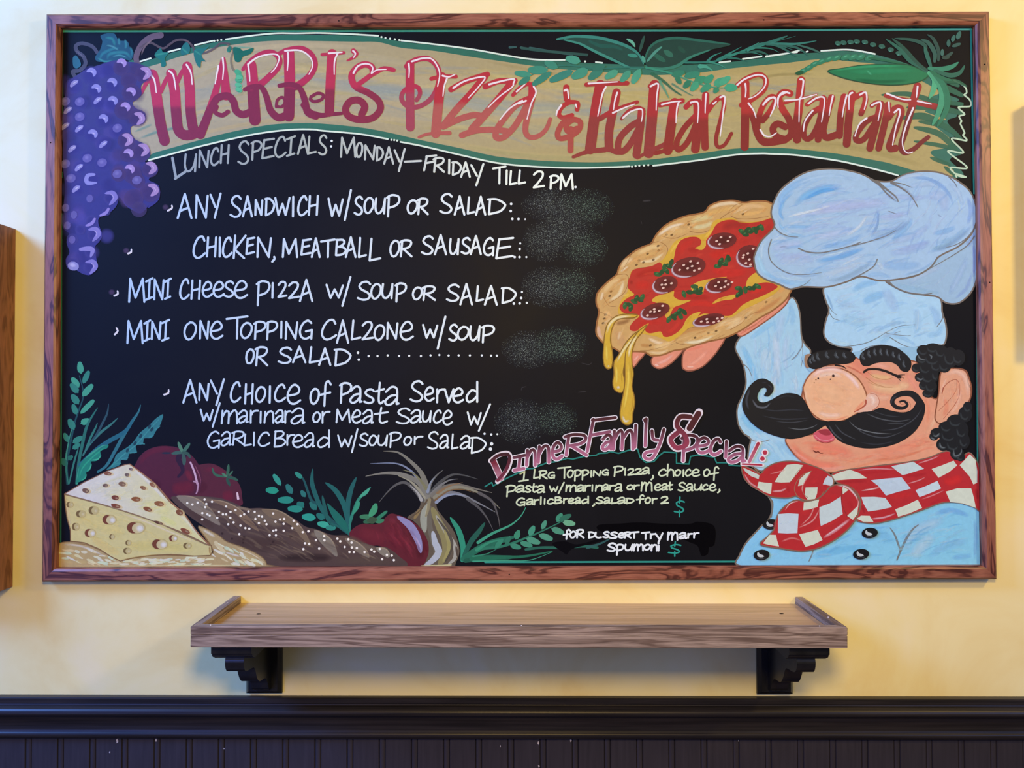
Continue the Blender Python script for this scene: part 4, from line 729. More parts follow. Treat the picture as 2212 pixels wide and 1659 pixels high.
for t, w, c, a in (('300,590 380,640 500,652', 26, '8aa6c6', .8), ('520,770 680,800 900,750 1100,695', 26, '8ea8c4', .8), ('1080,690 1250,640 1400,560 1470,480', 44, '7f9abc', .8), ('1120,640 1180,540 1192,420', 30, '7e9cc4', .8), ('280,860 380,945 540,985 720,965', 26, '8fa8c6', .8), ('760,1040 940,985 1080,900 1160,820', 56, '8ba4be', .8), ('1240,250 1320,320 1370,350', 30, '8494a8', .8), ('1330,190 1440,250 1520,340', 30, '8c9cb4', .8), ('1500,140 1640,150 1760,220 1830,330', 34, '86a6ce', .8), ('1620,780 1780,730 1920,630 2010,530', 50, '7d98b4', .8), ('1400,980 1560,930 1680,850', 30, '86a2be', .7), ('380,520 340,430 370,340 470,250', 34, '7fb2e2', .7), ('540,330 700,255 860,230', 46, '66ace4', .8), ('700,850 900,810 1080,740', 40, '7cb4e6', .7), ('200,950 330,1020 480,1055', 40, '8cb4d8', .7), ('1180,470 1300,480 1420,430', 60, 'b8bede', .6), ('600,440 860,390 1150,370', 70, 'bcc2e2', .6), ('300,820 480,810 640,830', 70, 'a6b0d0', .6), ('1350,760 1500,730 1640,680', 60, 'a8b8dc', .6), ('390,478 560,440 740,395', 16, 'f4f6fc', .9), ('920,640 1020,560 1090,470', 30, 'e4ecf8', .8)):
    A.st(t, w, c, a, soft=2)
for t, w, e in (('290,560 340,610 420,642 495,648', 13, .4), ('500,745 570,775 680,785 800,765 950,725 1040,690', 16, .5), ('960,725 1100,690 1250,640 1340,590', 14, .3), ('265,670 240,760 260,850 330,920 430,965 560,972 700,955', 13, .3), ('430,1098 520,1072 570,1045 605,1008', 11, .3), ('1180,840 1150,900 1060,960 960,1010', 13, .8), ('1130,150 1200,200 1260,270 1320,320', 26, .3), ('1180,170 1260,235 1340,300 1360,340', 30, .3), ('1300,180 1380,220 1460,280 1510,350', 24, .3), ('1310,175 1400,190 1480,220', 16, .3), ('1510,350 1530,390', 14, .5),
                ('2030,560 1960,650 1870,710 1770,740', 15, .3), ('2020,640 1960,720 1860,790 1760,850 1600,940', 14, .3), ('1700,820 1660,890 1560,960 1420,1000', 12, .4), ('1270,1020 1330,1080 1450,1130 1560,1145 1650,1135', 20, .4), ('1280,425 1350,450', 8, .4), ('1800,130 1850,180 1870,220', 14, .3)):
    A.st(t, w, '75706e', .95, .8, e)
A.end('hat_puff', hat, 'billowing pale blue top of the hat')

# head
A.begin(); A.frame(*C3)
A.poly('680,300 680,400 760,450 1000,300 1640,240 1640,400 1300,480 1100,330', '97bedb')
A.poly('670,330 690,300 730,310 720,410 700,425 675,400', 'a07a62')
A.poly('760,440 870,400 1000,380 1110,330 1180,350 1640,370 1700,600 1820,680 1850,460 1960,425 2060,440 2090,500 2115,610 2085,730 2000,840 1900,890 1850,960 1890,1060 1880,1170 1760,1215 1500,1265 1200,1300 1000,1316 880,1320 760,1290 620,1200 540,1110 508,1040 560,1000 760,980 700,800 650,650', 'e39a7c', edge='8d5138', ew=12)
for t, w, c, a in (('560,1060 640,1180 800,1260 1000,1260', 100, 'e8826c', .9), ('700,1100 900,1120 1100,1180', 140, 'e4806a', .8), ('540,1090 620,1170 720,1230', 30, 'f0a898', .8), ('780,1280 900,1290 1040,1270', 40, 'f0b0a0', .7), ('1200,1180 1500,1130 1700,1040', 120, 'e59276', .8), ('1700,1060 1780,900 1840,740', 110, 'e8ac8c', .8), ('1750,960 1820,820 1850,720', 40, 'f2c8a8', .7), ('1640,1090 1760,1010', 60, 'eeb292', .7), ('1240,1220 1500,1190 1720,1120', 30, 'c46a4a', .7), ('1060,1290 1300,1230 1560,1200', 24, 'd98a68', .7), ('1180,1200 1400,1180', 30, 'f0a88c', .6),
                   ('1060,350 1180,420 1220,520', 120, 'd8826c', .8), ('1190,370 1300,390 1420,420', 60, 'f0b09c', .8), ('1230,480 1330,500 1430,500', 60, 'e0b684', .9), ('1220,560 1400,600 1560,590', 110, 'e8bc92', .9), ('1480,560 1580,580', 80, 'ecc49c', .8), ('1240,660 1350,680 1420,660', 60, 'f0bca0', .8), ('1540,460 1620,560 1660,640', 70, 'e09480', .8), ('1620,420 1640,480', 40, 'd87c66', .8), ('1020,400 1100,430 1180,480', 20, 'b4503c', .7), ('1340,760 1480,790', 40, 'e4a07c', .7), ('1700,660 1740,760 1730,900', 40, 'd88a6c', .7)):
    A.st(t, w, c, a, soft=2)
A.streaks('560,1060 700,1000 1000,1120 1300,1130 1600,1000 1750,850 1840,720 1860,900 1860,1140 1500,1240 1000,1290 760,1270', 60, -8, 170, 26, ['e88e74', 'f0ac90', 'd97c60', 'f2b89c', 'e49a7a'], .55, seed=8)
for t, w, c in (('1210,450 1280,500 1370,520 1440,500', 9, 'a8784e'), ('1200,500 1290,560 1380,585 1430,585', 11, 'b0794e'), ('1220,540 1300,575 1370,590', 8, 'b98a5c')):
    A.st(t, w, c, .9, .5, .4)
face = A.end('face', chef, 'rosy smiling face with one wink')
A.begin(); A.frame(*C3)
A.poly('1850,460 1900,425 1990,425 2060,445 2085,500 2080,540 2110,610 2100,690 2060,750 1990,820 1900,880 1840,900 1800,860 1810,760 1830,640', 'e2a080', edge='8d5138', ew=11)
for t, w, c, a in (('1880,480 1980,450 2050,490 2080,580 2080,680', 60, 'f2c4ae', .9), ('1900,500 1860,600 1850,640', 30, 'f0c0a8', .8), ('1990,540 2010,640 1980,760 1900,840', 50, 'f0baa0', .9), ('1880,680 1900,760 1870,840', 50, 'd8896c', .8), ('2080,700 2020,790 1940,850', 24, 'eab49a', .8)):
    A.st(t, w, c, a, soft=2)
for t, w in (('1860,640 1880,580 1930,535 1980,520 2010,560 2010,650 1980,720 1930,790 1870,860', 14), ('1990,530 1985,600 1960,650 1900,720 1830,790', 12), ('1870,590 1860,640', 20)): A.st(t, w, 'a04c34', .85, .5, .3)
A.streaks('1860,480 1980,440 2070,470 2090,640 2040,760 1900,860 1830,860 1840,680', 24, 80, 110, 20, ['f2c4ac', 'dc9474', 'eab294'], .5, seed=10)
A.end('ear', face)
A.begin(); A.frame(*C3)
A.poly('660,610 670,560 700,500 760,445 870,418 1000,430 1110,490 1180,580 1215,690 1190,760 1080,840 980,880 870,885 770,840 700,760', 'efb48e', edge='9a5a3e', ew=12)
for t, w, c, a in (('720,520 800,450 920,430 1040,470', 60, 'f4cfc8', .95), ('1000,450 1090,520 1150,610', 50, 'f2cfcc', .95), ('760,500 900,470 1000,500', 50, 'f6d8cc', .8), ('680,600 690,680 720,740', 30, 'f0c8ac', .8), ('780,800 880,830 1000,820', 50, 'f4cebe', .9), ('830,860 940,870 1060,830', 24, 'cf7a5c', .7), ('1100,800 1160,740 1190,700', 40, 'd9886a', .8), ('780,440 900,420 1000,430', 12, 'd88a80', .7)):
    A.st(t, w, c, a, soft=2)
A.streaks('690,560 780,450 950,430 1110,510 1190,650 1150,760 960,860 800,830 700,720', 40, 10, 140, 34, ['f4c4a0', 'efb48e', 'f6d0b4', 'f4ccc0', 'eaa880'], .5, seed=9)
A.poly('1200,690 1215,650 1255,632 1300,650 1325,700 1310,750 1260,790 1190,802 1110,800 1170,770', 'e8b4a0')
A.el(900, 640, 190, 130, 10, 'f3bf98', .8, 1); A.st('1215,680 1250,670 1270,700 1250,750', 50, 'f2d4c8', .9, soft=2)
A.st('1240,640 1290,650 1318,700 1305,750 1260,785', 14, 'b4654a', .9, .4, .5); A.st('1200,700 1195,740 1140,780 1100,800', 22, 'a8452e', .9, .8, .3)
for x, y, r in ((920, 487, 12), (895, 517, 6), (790, 510, 8), (770, 522, 5), (755, 548, 5), (865, 482, 3)): A.el(x, y, r, r, 0, '3a2020')
A.end('nose', face, 'big round shiny nose')
A.begin(); A.frame(*C3)
A.st('1185,455 1220,432 1300,430 1380,450 1450,480 1500,500', 24, '1e1512', 1, .8, .9)
for t in ('1470,485 1500,480 1540,478', '1480,490 1515,498 1530,510', '1470,492 1490,515 1500,530', '1460,485 1475,510'): A.st(t, 11, '1e1512', 1, 1, .3)
A.end('winking_eye', face, 'dark winking eyelid')
A.begin(); A.frame(*C3)
A.poly('745,990 800,955 880,950 930,1020 920,1050 850,1062 780,1045 750,1015', 'd4596a'); A.poly('790,965 870,950 900,995 840,1000', 'a23440')
A.st('760,1000 800,1035 870,1045 925,1025', 12, 'ecA0a6'.lower(), .9, .4, .4); A.st('780,1045 850,1068 920,1050', 8, '9a3a3a', .9)
A.st('750,1135 770,1148 790,1142 805,1155 830,1155', 13, '6b2c22', 1, .8, .5)
A.end('mouth', face, 'small red mouth')
A.begin(); A.frame(*C3)
MO = '17181b'
A.poly('345,625 325,655 360,662 398,620 398,570 360,530 310,513 250,530 190,590 150,670 135,740 160,820 230,905 330,970 460,1015 570,1030 700,1000 800,945 870,905 980,880 880,885 760,850 690,740 660,690 620,655 560,640 500,642 440,665 380,700 320,720 280,712 262,680 268,640 300,592 340,590', MO, edge='0e0f11', ew=6)
A.poly('850,900 900,880 1000,880 1090,835 1160,805 1250,795 1330,765 1400,785 1490,805 1560,800 1610,770 1640,700 1600,640 1640,640 1690,700 1712,760 1690,860 1620,970 1500,1055 1360,1100 1210,1112 1080,1090 970,1045 900,970', MO, edge='0e0f11', ew=6)
A.st('1650,690 1600,645 1520,640 1450,670 1430,720 1470,760 1530,765 1560,735 1530,705 1495,712', 46, MO, 1, 1.3, .35)
for t, w, c, a in (('200,600 170,700 190,780', 26, '4a4c58', .7), ('220,690 260,750 330,760 380,720', 22, '62646e', .9), ('300,770 420,790 560,780 680,790', 16, '383a42', .8), ('300,830 450,860 600,860 720,850', 14, '3c3e46', .8), ('420,880 560,890 700,870', 10, '4a4c54', .8), ('520,935 640,950 740,930 790,900', 12, '6c6e74', .8), ('350,560 385,590 380,620', 14, '3c3e46', .7), ('300,545 350,545', 12, '34363e', .7), ('420,690 520,660 600,680', 16, '2c2e34', .8),
                   ('880,910 930,990 1010,1050', 16, '54565e', .9), ('930,900 1000,980 1120,1040', 14, '4c4e56', .8), ('1050,870 1130,940 1280,980 1440,990', 12, '7c7e84', .8), ('1060,880 1180,980 1360,1020 1540,960', 12, '4e5058', .8), ('1200,810 1330,860 1480,880 1600,860', 14, '5c5e64', .8), ('1260,790 1380,830 1500,840', 10, '3e4046', .8), ('1320,960 1480,940 1620,860 1690,760', 12, '4a4c54', .8), ('1420,740 1430,690 1480,655', 16, '42444c', .7), ('1150,1060 1300,1080 1450,1050', 14, '34363e', .8), ('1380,900 1540,900', 8, '54565c', .7)):
    A.st(t, w, c, a, soft=2)
A.st('1480,715 1505,695 1550,700 1590,735 1570,785 1500,800 1440,790', 7, 'b98064', .9, .5, .6); A.st('1490,715 1510,735 1530,730', 6, 'a87058', .9)
A.end('moustache', face, 'large black curled moustache')
for t, hl, lab in (('700,350 730,305 800,275 920,262 1020,268 1085,290 1110,330 1080,370 1000,385 940,380 860,395 800,420 740,425 705,400', ((760, 340, 24, 40), (800, 325, 24, 44), (880, 310, 26, 40), (960, 310, 26, 36), (1030, 310, 26, 34), (730, 360, 14, 34)), 0),
                   ('1150,330 1175,280 1250,240 1350,225 1450,240 1530,290 1585,350 1590,410 1560,450 1510,440 1480,400 1430,370 1370,365 1290,375 1220,400 1170,390', ((1190, 320, 24, 44), (1240, 300, 20, 44), (1290, 285, 18, 42), (1340, 285, 16, 40), (1395, 290, 16, 40), (1450, 305, 18, 36), (1500, 330, 16, 40), (1540, 390, 16, 40)), 1)):
    A.begin(); A.frame(*C3); A.poly(t, '15171a', edge='0c0d0f', ew=6)
    for x, y, a, b in hl: A.st([(x - a * .5, y - b), (x - a, y), (x + a * .3, y + b * .8)], 22, '4c525a', .8, soft=2); A.st([(x - a * .2, y - b * .7), (x - a * .6, y), (x + a * .5, y + b * .6)], 10, '787e88', .6, soft=2)
    if not lab: A.st('940,395 1000,405 1030,425', 18, '1a1214', 1, 1, .4)
    A.end('eyebrow', face, 'bushy black eyebrow')


for x, y in ((340, 810), (1195, 885), (260, 1075), (1120, 1068)):
    A.begin(); A.frame(*C4)
    A.el(x + 16, y + 10, 74, 52, -6, '6f6a62', .7, 1); A.el(x, y, 70, 46, -6, '101114'); A.st([(x - 30, y - 22), (x - 22, y + 4), (x + 20, y + 12)], 22, 'c8ccd4', .9, .4, .3, mid=1.2); A.st([(x - 45, y + 20), (x, y + 34), (x + 40, y + 20)], 8, '4c5058', .8, soft=2)
    A.end('coat_button', chef, 'black shiny button')

# neckerchief
A.begin(); A.frame(*C4)
RD = 'b6282e'
A.poly('870,375 960,345 1060,330 1250,305 1500,275 1700,235 1800,195 1860,178 1900,190 1960,250 2050,190 2110,250 2145,330 2150,450 2148,690 2110,668 2000,630 1900,618 1800,630 1640,690 1430,760 1250,802 1150,795 1080,770 1060,640 960,480 900,440', RD, edge='7e6254', ew=10)
WHc, WHb = 'cfd2c4', 'bccadc'
for q, c in (('868,390 940,360 1022,338 1100,365 1172,412 1040,420 890,432', WHc), ('1380,308 1480,288 1572,270 1665,330 1570,360 1480,387 1430,350', 'c3d0d4'), ('1730,332 1820,300 1920,260 1950,302 1880,360 1790,408', WHc), ('1972,300 2010,260 2060,205 2110,255 2125,350 2124,452 2090,466 2060,400', WHc),
             ('1205,430 1330,415 1470,403 1550,502 1440,530 1335,562 1270,480', WHb), ('1590,515 1680,480 1780,435 1812,500 1720,540 1625,576', 'c4d0dc'), ('1122,575 1230,572 1330,582 1388,662 1280,685 1180,700 1140,630', 'c2cdd4'), ('1415,680 1500,650 1610,597 1648,668 1540,715 1440,746', WHc), ('1852,528 1950,500 2072,500 2095,580 2112,668 2000,630 1890,617', WHc), ('1082,762 1120,735 1195,737 1228,790 1140,788', WHc)):
    A.poly(q, c, sm=0)
for q, c in (('1390,310 1560,275 1660,330', None),): pass
for t, w, c, a in (('1090,345 1230,330 1420,335', 14, 'e2a4b0', .8), ('1610,285 1720,250 1800,215', 16, 'e0a0a8', .8), ('1120,520 1200,508 1290,490', 16, 'f2d0d4', .9), ('1520,460 1620,430 1680,400', 14, 'e0a0a6', .8), ('1640,595 1740,560 1840,515', 14, 'd88c94', .8), ('1200,765 1320,750 1420,715', 20, 'dcb0c0', .8), ('1480,385 1560,390 1700,370', 40, 'a01e2a', .5), ('1830,420 1900,440 2000,400', 100, 'd02c2c', .7), ('920,450 1050,440 1180,440', 40, '982028', .6), ('1100,370 1250,360 1400,350', 30, 'a8202a', .6), ('1350,570 1480,560 1580,540', 50, 'c02a2e', .6), ('1130,640 1150,720', 30, '8e1c24', .6), ('2110,500 2130,600', 40, '8c1c22', .7), ('1700,650 1800,600 1880,600', 40, 'a82430', .6), ('1230,470 1300,460 1420,440', 20, 'd6e0f0', .5)):
    A.st(t, w, c, a, soft=2)
sc_ = A.end('neckerchief', chef, 'red and white checked neckerchief')
A.begin(); A.frame(*C4)
A.poly('85,295 120,310 180,335 250,372 290,330 370,285 470,265 580,270 690,300 800,345 870,400 885,450 850,510 800,560 700,605 600,590 560,565 490,582 340,572 250,525 160,470 105,400', RD, edge='7e6254', ew=10)
for q, c in (('480,297 550,288 622,300 560,380 505,447 430,450 372,445 420,370', WHc), ('235,442 290,450 350,455 342,552 280,530 222,492', WHc), ('97,318 170,350 242,385 235,420 170,395 120,355', 'c6ccc8'), ('645,370 690,350 640,420 620,470 575,480 590,420', WHc), ('640,492 745,490 740,545 722,592 660,600 632,560', WHc), ('790,465 805,425 830,390 868,402 880,440 868,480', 'c4ccd6')):
    A.poly(q, c, sm=0)
for t, w, c, a in (('330,375 400,360 470,340', 14, 'd88e8e', .8), ('350,525 430,520 480,495', 22, 'e0b0b8', .8), ('110,370 160,450 240,500', 18, 'd0a0a8', .8), ('690,360 640,430 610,500 630,560', 12, 'e0a0a0', .8), ('700,420 720,460', 50, 'c43034', .6), ('480,470 500,540', 40, '982028', .5), ('800,500 820,460', 40, 'a8242a', .6)):
    A.st(t, w, c, a, soft=2)
for t, w in (('690,350 620,380 565,440 545,510 575,570 640,600 720,595', 13), ('830,362 875,410 880,460 850,490', 9), ('620,300 560,370 530,440', 6), ('620,470 620,540 660,580', 9), ('800,520 770,570 720,600', 9), ('200,330 240,365', 12)): A.st(t, w, '9a6a54', .95, .5, .6)
A.end('neckerchief_knot', sc_)
A.begin(); A.frame(*C4)
A.poly('560,600 640,612 720,605 800,545 850,490 910,468 1000,490 1070,540 1110,610 1105,690 1060,790 980,880 870,960 740,1020 600,1042 420,1018 250,985 320,910 370,850 385,770 420,700 480,640', RD, edge='7e6254', ew=12)
for q, c in (('625,622 690,612 758,596 750,630 745,660 680,680 620,690', WHc), ('760,662 850,630 944,570 950,640 962,722 870,780 772,826 760,750', 'c4ced4'), ('402,722 490,715 580,720 575,800 570,886 480,890 402,885', 'c2cddc'), ('585,897 660,880 745,858 765,900 787,946 710,985 640,1005 610,950', WHc), ('272,975 330,900 385,902 395,950 412,1002 330,990', WHc), ('958,482 1012,512 962,552', WHc), ('1000,737 1050,690 1096,645 1088,720 1050,772', WHc)):
    A.poly(q, c, sm=0)
for t, w, c, a in (('910,475 1000,490 1070,560 1095,620', 20, 'e8d0d4', .9), ('1100,600 1090,680', 12, 'd8b8b8', .8), ('580,610 510,630 460,690', 12, 'f0d0d0', .9), ('720,640 680,740 600,820', 14, 'e2a0a0', .8), ('760,680 700,780 580,840', 16, 'e0a8a8', .8), ('790,930 900,860 1030,760', 36, 'd49aa8', .8), ('800,920 920,840 1000,790', 14, 'f0d8e0', .8), ('430,960 520,930 600,950', 20, 'd88888', .7), ('600,700 680,710', 60, 'c03034', .5), ('860,560 900,600', 70, 'c0282c', .5), ('1020,600 1040,680', 60, 'a8242c', .6), ('380,780 370,850', 30, '98343c', .6), ('700,860 860,800 960,740', 30, 'c03034', .5), ('410,800 570,780', 16, 'e0eaf6', .6)):
    A.st(t, w, c, a, soft=2)
A.st('960,480 950,560 960,650 1000,740', 6, '8c2c2c', .9); A.st('910,462 1000,475 1080,530 1118,610 1108,690 1075,775', 9, '82604f', .95)
A.end('neckerchief_tail', sc_)

for lab_, lst in zip(('black curls above the ear', 'black curls below the ear'), ('1700,270,60,50;1780,250,70,45;1850,280,60,60;1690,340,60,50;1780,340,90,70;1640,420,44,40;1720,420,70,60;1810,400,60,60;1670,500,46,40;1740,500,70,60;1700,570,40,40;1760,580,56,60;1740,640,50,36;1930,330,70,90;1880,400,60,60;2000,330,60,70;1800,480,30,60', '2060,820,60,70;2080,760,40,50;1980,880,80,60;1900,930,70,50;1820,980,60,44;1790,1010,40,36;1920,1000,90,70;2030,960,60,80;1870,1080,60,56;1960,1080,80,70;2050,1050,50,70;1990,1160,60,56;2020,1190,40,36')):
    A.begin(); A.frame(*C3)
    for q in lst.split(';'):
        x, y, a, b = (float(k) for k in q.split(',')); A.el(x, y, a, b, 0, '16181a')
    for q in lst.split(';'):
        x, y, a, b = (float(k) for k in q.split(','))
        A.st([(x - a * .7, y - b * .3), (x - a * .5, y + b * .4), (x + a * .1, y + b * .6), (x + a * .5, y + b * .2)], 22, '42484c', .55, soft=2)
    for t in ('1650,300 1670,340 1720,350', '1745,300 1770,320 1760,345', '1640,500 1670,520 1700,510', '1840,1060 1850,1100 1890,1110', '1960,1120 1970,1180 2020,1160 2030,1110', '1780,1000 1810,1010 1840,980', '1760,1020 1800,1040'):
        if (float(t.split(',')[1].split()[0]) < 700) == ('above' in lab_): A.st(t, 18, '70767c', .8, soft=2)
    A.end('curly_hair', chef, lab_)
z_chef = A.z
A.zone()
# ------------------------------------------------------------------ hand-lettered menu lines
CL, CW = 'c3d0ea', 'eef2f8'
LIT_WHITE = ('X', 'aec6f4', 'f0f4fa', 280, 1080)  # white lettering with the dimmer, bluer light at the left put into its colour
def RL(x): return LIT_WHITE
def menu_line(name, label, parts, w=18, z=.0001, dots=()):
    A.begin()
    for fr, t, *c in parts:
        A.frame(*fr); A.text(t, w, c[0] if c else LIT_WHITE)
    for fr, t, r in dots: A.frame(*fr); A.dots(t, r, 'eef0f8')
    return A.end(name, sign, label)
G1c, G2c = ('X', '96a0b4', 'b4b8b4', 370, 720), ('X', 'c8ccd0', 'f8fbf6', 850, 1120)
menu_line('menu_heading', 'grey to white lunch hours heading', [
 (Z1, 'U 1172 1272 1222 1372; N 1283 1372 1190 1340; C 1378 1452 1172 1322; H 1458 1532 1148 1305; S 1598 1692 1118 1312; P 1703 1792 1118 1278; E 1788 1892 1098 1268; C 1888 1985 1082 1257; J 1985 2060 1078 1248; A 2073 2162 1068 1232', G1c),
 (Z2, 'L 85 160 933 1082; S 175 247 923 1090; M 345 475 942 1108; O 473 532 983 1112; N 538 630 1003 1128; D 634 696 1015 1138; A 695 777 1018 1162', ('X', 'b4b8b4', 'c4c8cc', 640, 860)),
 (Z2, 'Y 778 868 1033 1222; - 858 998 1122 1152; F 1013 1120 1083 1216; R 1088 1182 1102 1228; I 1203 1232 1118 1242; D 1238 1317 1133 1252; A 1308 1387 1138 1267; Y 1388 1495 1152 1335; T 1562 1672 1172 1320; I 1658 1692 1203 1325; L 1693 1758 1208 1328; L 1763 1828 1203 1322; 2 1883 1978 1212 1352', G2c),
 (Z3, 'P 318 398 1243 1362; M 398 512 1233 1365', G2c)], 17, dots=((Z2, '282,975 278,1018', 2.6), (Z3, '528,1342', 2.8)))
A.begin(); A.frame(*Z1); A.st('1078,1257 1092,1340 1106,1412', 21, G1c); A.st('1100,1422 1183,1366', 21, G1c); A.end('menu_heading', sign)
menu_line('menu_line', 'white sandwich line of the menu', [
 (T1, 'A 610 740 108 332; N 763 880 118 328; Y 893 992 105 328; S 1066 1168 125 322; A 1173 1262 128 318; N 1278 1352 160 305; D 1368 1454 142 308; W 1453 1588 143 305; I 1595 1630 133 318; C 1648 1738 128 308; H 1743 1832 125 305; w 1913 2047 148 315; / 2053 2118 75 348'),
 (T2, 'S 58 138 132 302; O 143 233 142 288; U 238 332 148 292; P 338 457 118 318; O 516 612 162 292; R 603 702 148 298; S 798 912 108 288; A 923 1018 128 302; L 1033 1103 138 293; A 1108 1198 132 302; D 1212 1368 148 298')],
 19, dots=((T2, '1417,202 1413,263 1427,332 1480,333', 2.9), (T2, '1538,334', 2.0)))
menu_line('menu_line', 'white chicken, meatball and sausage line', [
 (T1, 'C 743 857 475 676; H 863 953 483 663; I 963 995 486 663; C 998 1087 486 668; K 1088 1208 468 678; E 1203 1283 486 643; N 1293 1427 486 668; , 1422 1462 652 708; M 1512 1653 498 668; E 1678 1773 500 648; A 1768 1848 492 668; T 1848 1978 502 668; B 1973 2078 500 653; A 2062 2158 482 668'),
 (T2, 'L 92 168 488 668; L 183 292 496 698; O 367 458 512 663; R 452 562 508 663; S 640 748 473 643; A 752 860 462 645; U 882 968 498 645; S 983 1068 488 638; A 1062 1160 472 643; G 1172 1272 488 653; E 1282 1440 488 680')],
 19, dots=((T2, '1490,592 1447,661 1489,661', 2.9), (T2, '1495,543 1548,661', 2.3)))
menu_line('menu_line', 'white small cheese pizza line', [
 (T1, 'M 183 333 840 1056; J 336 404 836 1038; N 403 500 848 1035; J 500 562 840 1030; C 628 718 846 1030; H 728 814 856 1030; e 822 918 866 1012; e 916 1020 866 1012; S 1012 1103 863 1012; e 1098 1222 858 1022; P 1293 1414 862 1085; I 1416 1454 878 1020; 2 1478 1560 868 1014; 2 1568 1670 873 1024; A 1666 1784 850 1050; w 1896 2048 893 1022; / 2032 2114 826 1090'),
 (T2, 'S 86 208 866 1038; O 202 298 886 1028; U 297 397 886 1024; P 412 514 880 1054; O 562 652 916 1034; R 647 764 906 1040; S 856 972 892 1048; A 972 1084 886 1078; L 1110 1180 906 1048; A 1184 1298 902 1080; D 1330 1460 916 1066')],
 18.5, dots=((T2, '1503,1015 1440,1063 1490,1061', 2.9), (T2, '1510,963 1552,1057', 2.4)))
menu_line('menu_line', 'white small calzone line', [
 (T1, 'M 168 318 1206 1412; J 322 384 1200 1394; N 382 474 1212 1378; J 476 548 1196 1390; O 668 780 1218 1380; N 798 888 1206 1372; e 890 1008 1210 1374; T 1032 1224 1166 1372; O 1156 1262 1222 1368; P 1270 1380 1212 1378; P 1376 1480 1210 1380; I 1492 1530 1212 1366; N 1538 1654 1214 1376; G 1662 1784 1202 1374; C 1852 1990 1196 1380; A 1986 2094 1202 1408; L 2110 2200 1202 1380'),
 (T2, '2 124 228 1216 1380; O 230 328 1242 1384; N 336 440 1222 1374; e 450 574 1212 1382; w 650 784 1240 1366; / 776 854 1168 1460; S 876 956 1238 1390; O 950 1056 1256 1382; U 1056 1150 1252 1388; P 1158 1274 1246 1406')], 18.5)
menu_line('menu_line', 'short white salad line with dotted leader', [
 (T1, 'O 1202 1280 1450 1590; R 1282 1396 1432 1604; S 1482 1604 1436 1584; A 1606 1724 1428 1578; L 1746 1840 1432 1580; A 1832 1940 1442 1600; D 1966 2112 1446 1606')],
 18.5, dots=((T1, '2173,1488 2180,1548', 2.9), (T2, '185,1516 262,1516 350,1511 448,1515 535,1514 637,1516 720,1511 796,1507 876,1512 963,1511 1060,1511 1163,1511 1243,1513 1293,1513', 2.5)))
menu_line('menu_line', 'white pasta line', [
 (T3, 'A 218 344 476 686; N 352 448 506 664; Y 456 580 470 708; C 626 722 496 680; H 752 830 512 694; O 846 938 536 680; I 953 990 530 688; C 1006 1110 516 676; e 1114 1240 516 696; o 1316 1402 552 696; f 1396 1504 486 714; P 1572 1680 502 688; a 1656 1770 532 688; s 1782 1878 556 690; t 1880 1964 500 694; a 1956 2090 536 706'),
 (T4, 'S 142 260 486 676; e 262 354 536 670; r 366 444 550 684; v 438 524 556 684; e 506 608 546 684; d 618 734 492 680')], 18.5)
menu_line('menu_line', 'white sauce line', [
 (T3, 'w 368 484 732 842; / 472 544 678 894; m 550 694 736 866; a 690 786 740 860; r 796 874 736 860; i 876 908 750 860; n 920 1010 746 860; a 1010 1096 736 860; r 1096 1154 740 860; a 1146 1276 722 868; o 1340 1412 756 856; r 1416 1494 746 860; M 1536 1668 732 856; e 1676 1764 736 860; a 1766 1868 736 866; t 1874 1996 716 862'),
 (T4, 'S 22 148 722 866; a 140 244 736 860; u 246 328 746 852; c 340 418 740 860; e 420 512 740 876; w 636 760 756 876; / 732 840 686 930')], 16.5)
menu_line('menu_line', 'white garlic bread line', [
 (T3, 'G 426 544 922 1076; a 542 640 926 1056; R 642 754 922 1050; L 742 814 946 1056; I 818 850 930 1056; C 866 974 930 1060; B 1002 1114 916 1066; r 1112 1190 946 1052; e 1162 1264 950 1070; a 1262 1360 936 1070; d 1374 1494 910 1070; w 1556 1684 956 1066; / 1676 1734 902 1114; S 1742 1824 940 1060; o 1826 1900 956 1056; u 1902 1990 956 1056; P 2000 2108 930 1070'),
 (T4, 'o 86 160 966 1054; r 172 256 962 1044; S 292 390 926 1084; a 392 480 950 1080; L 496 560 946 1084; a 570 670 960 1084; D 664 800 970 1122')],
 15.5, dots=((T4, '848,1035 838,1080', 3.8), (T4, '787,948 845,954', 2.6), (T4, '897,952', 2.1)))
for fr, t, h in ((T1, '565,215 566,240 530,260', (510, 230)), (T1, '215,595 214,618 188,630', (170, 605)), (T1, '95,955 98,980 68,995', (45, 965)), (T1, '86,1275 98,1300 72,1330', None), (T3, '97,570 94,598 58,610', None)):
    A.begin(); A.frame(*fr); A.st(t, 17, 'ded6ee', 1, .8, 1)
    if h: A.el(h[0], h[1], 30, 28, 0, ('raw', (.12, .07, .12)), .5, 1)
    A.end('bullet_mark', sign, 'comma-shaped white bullet stroke')

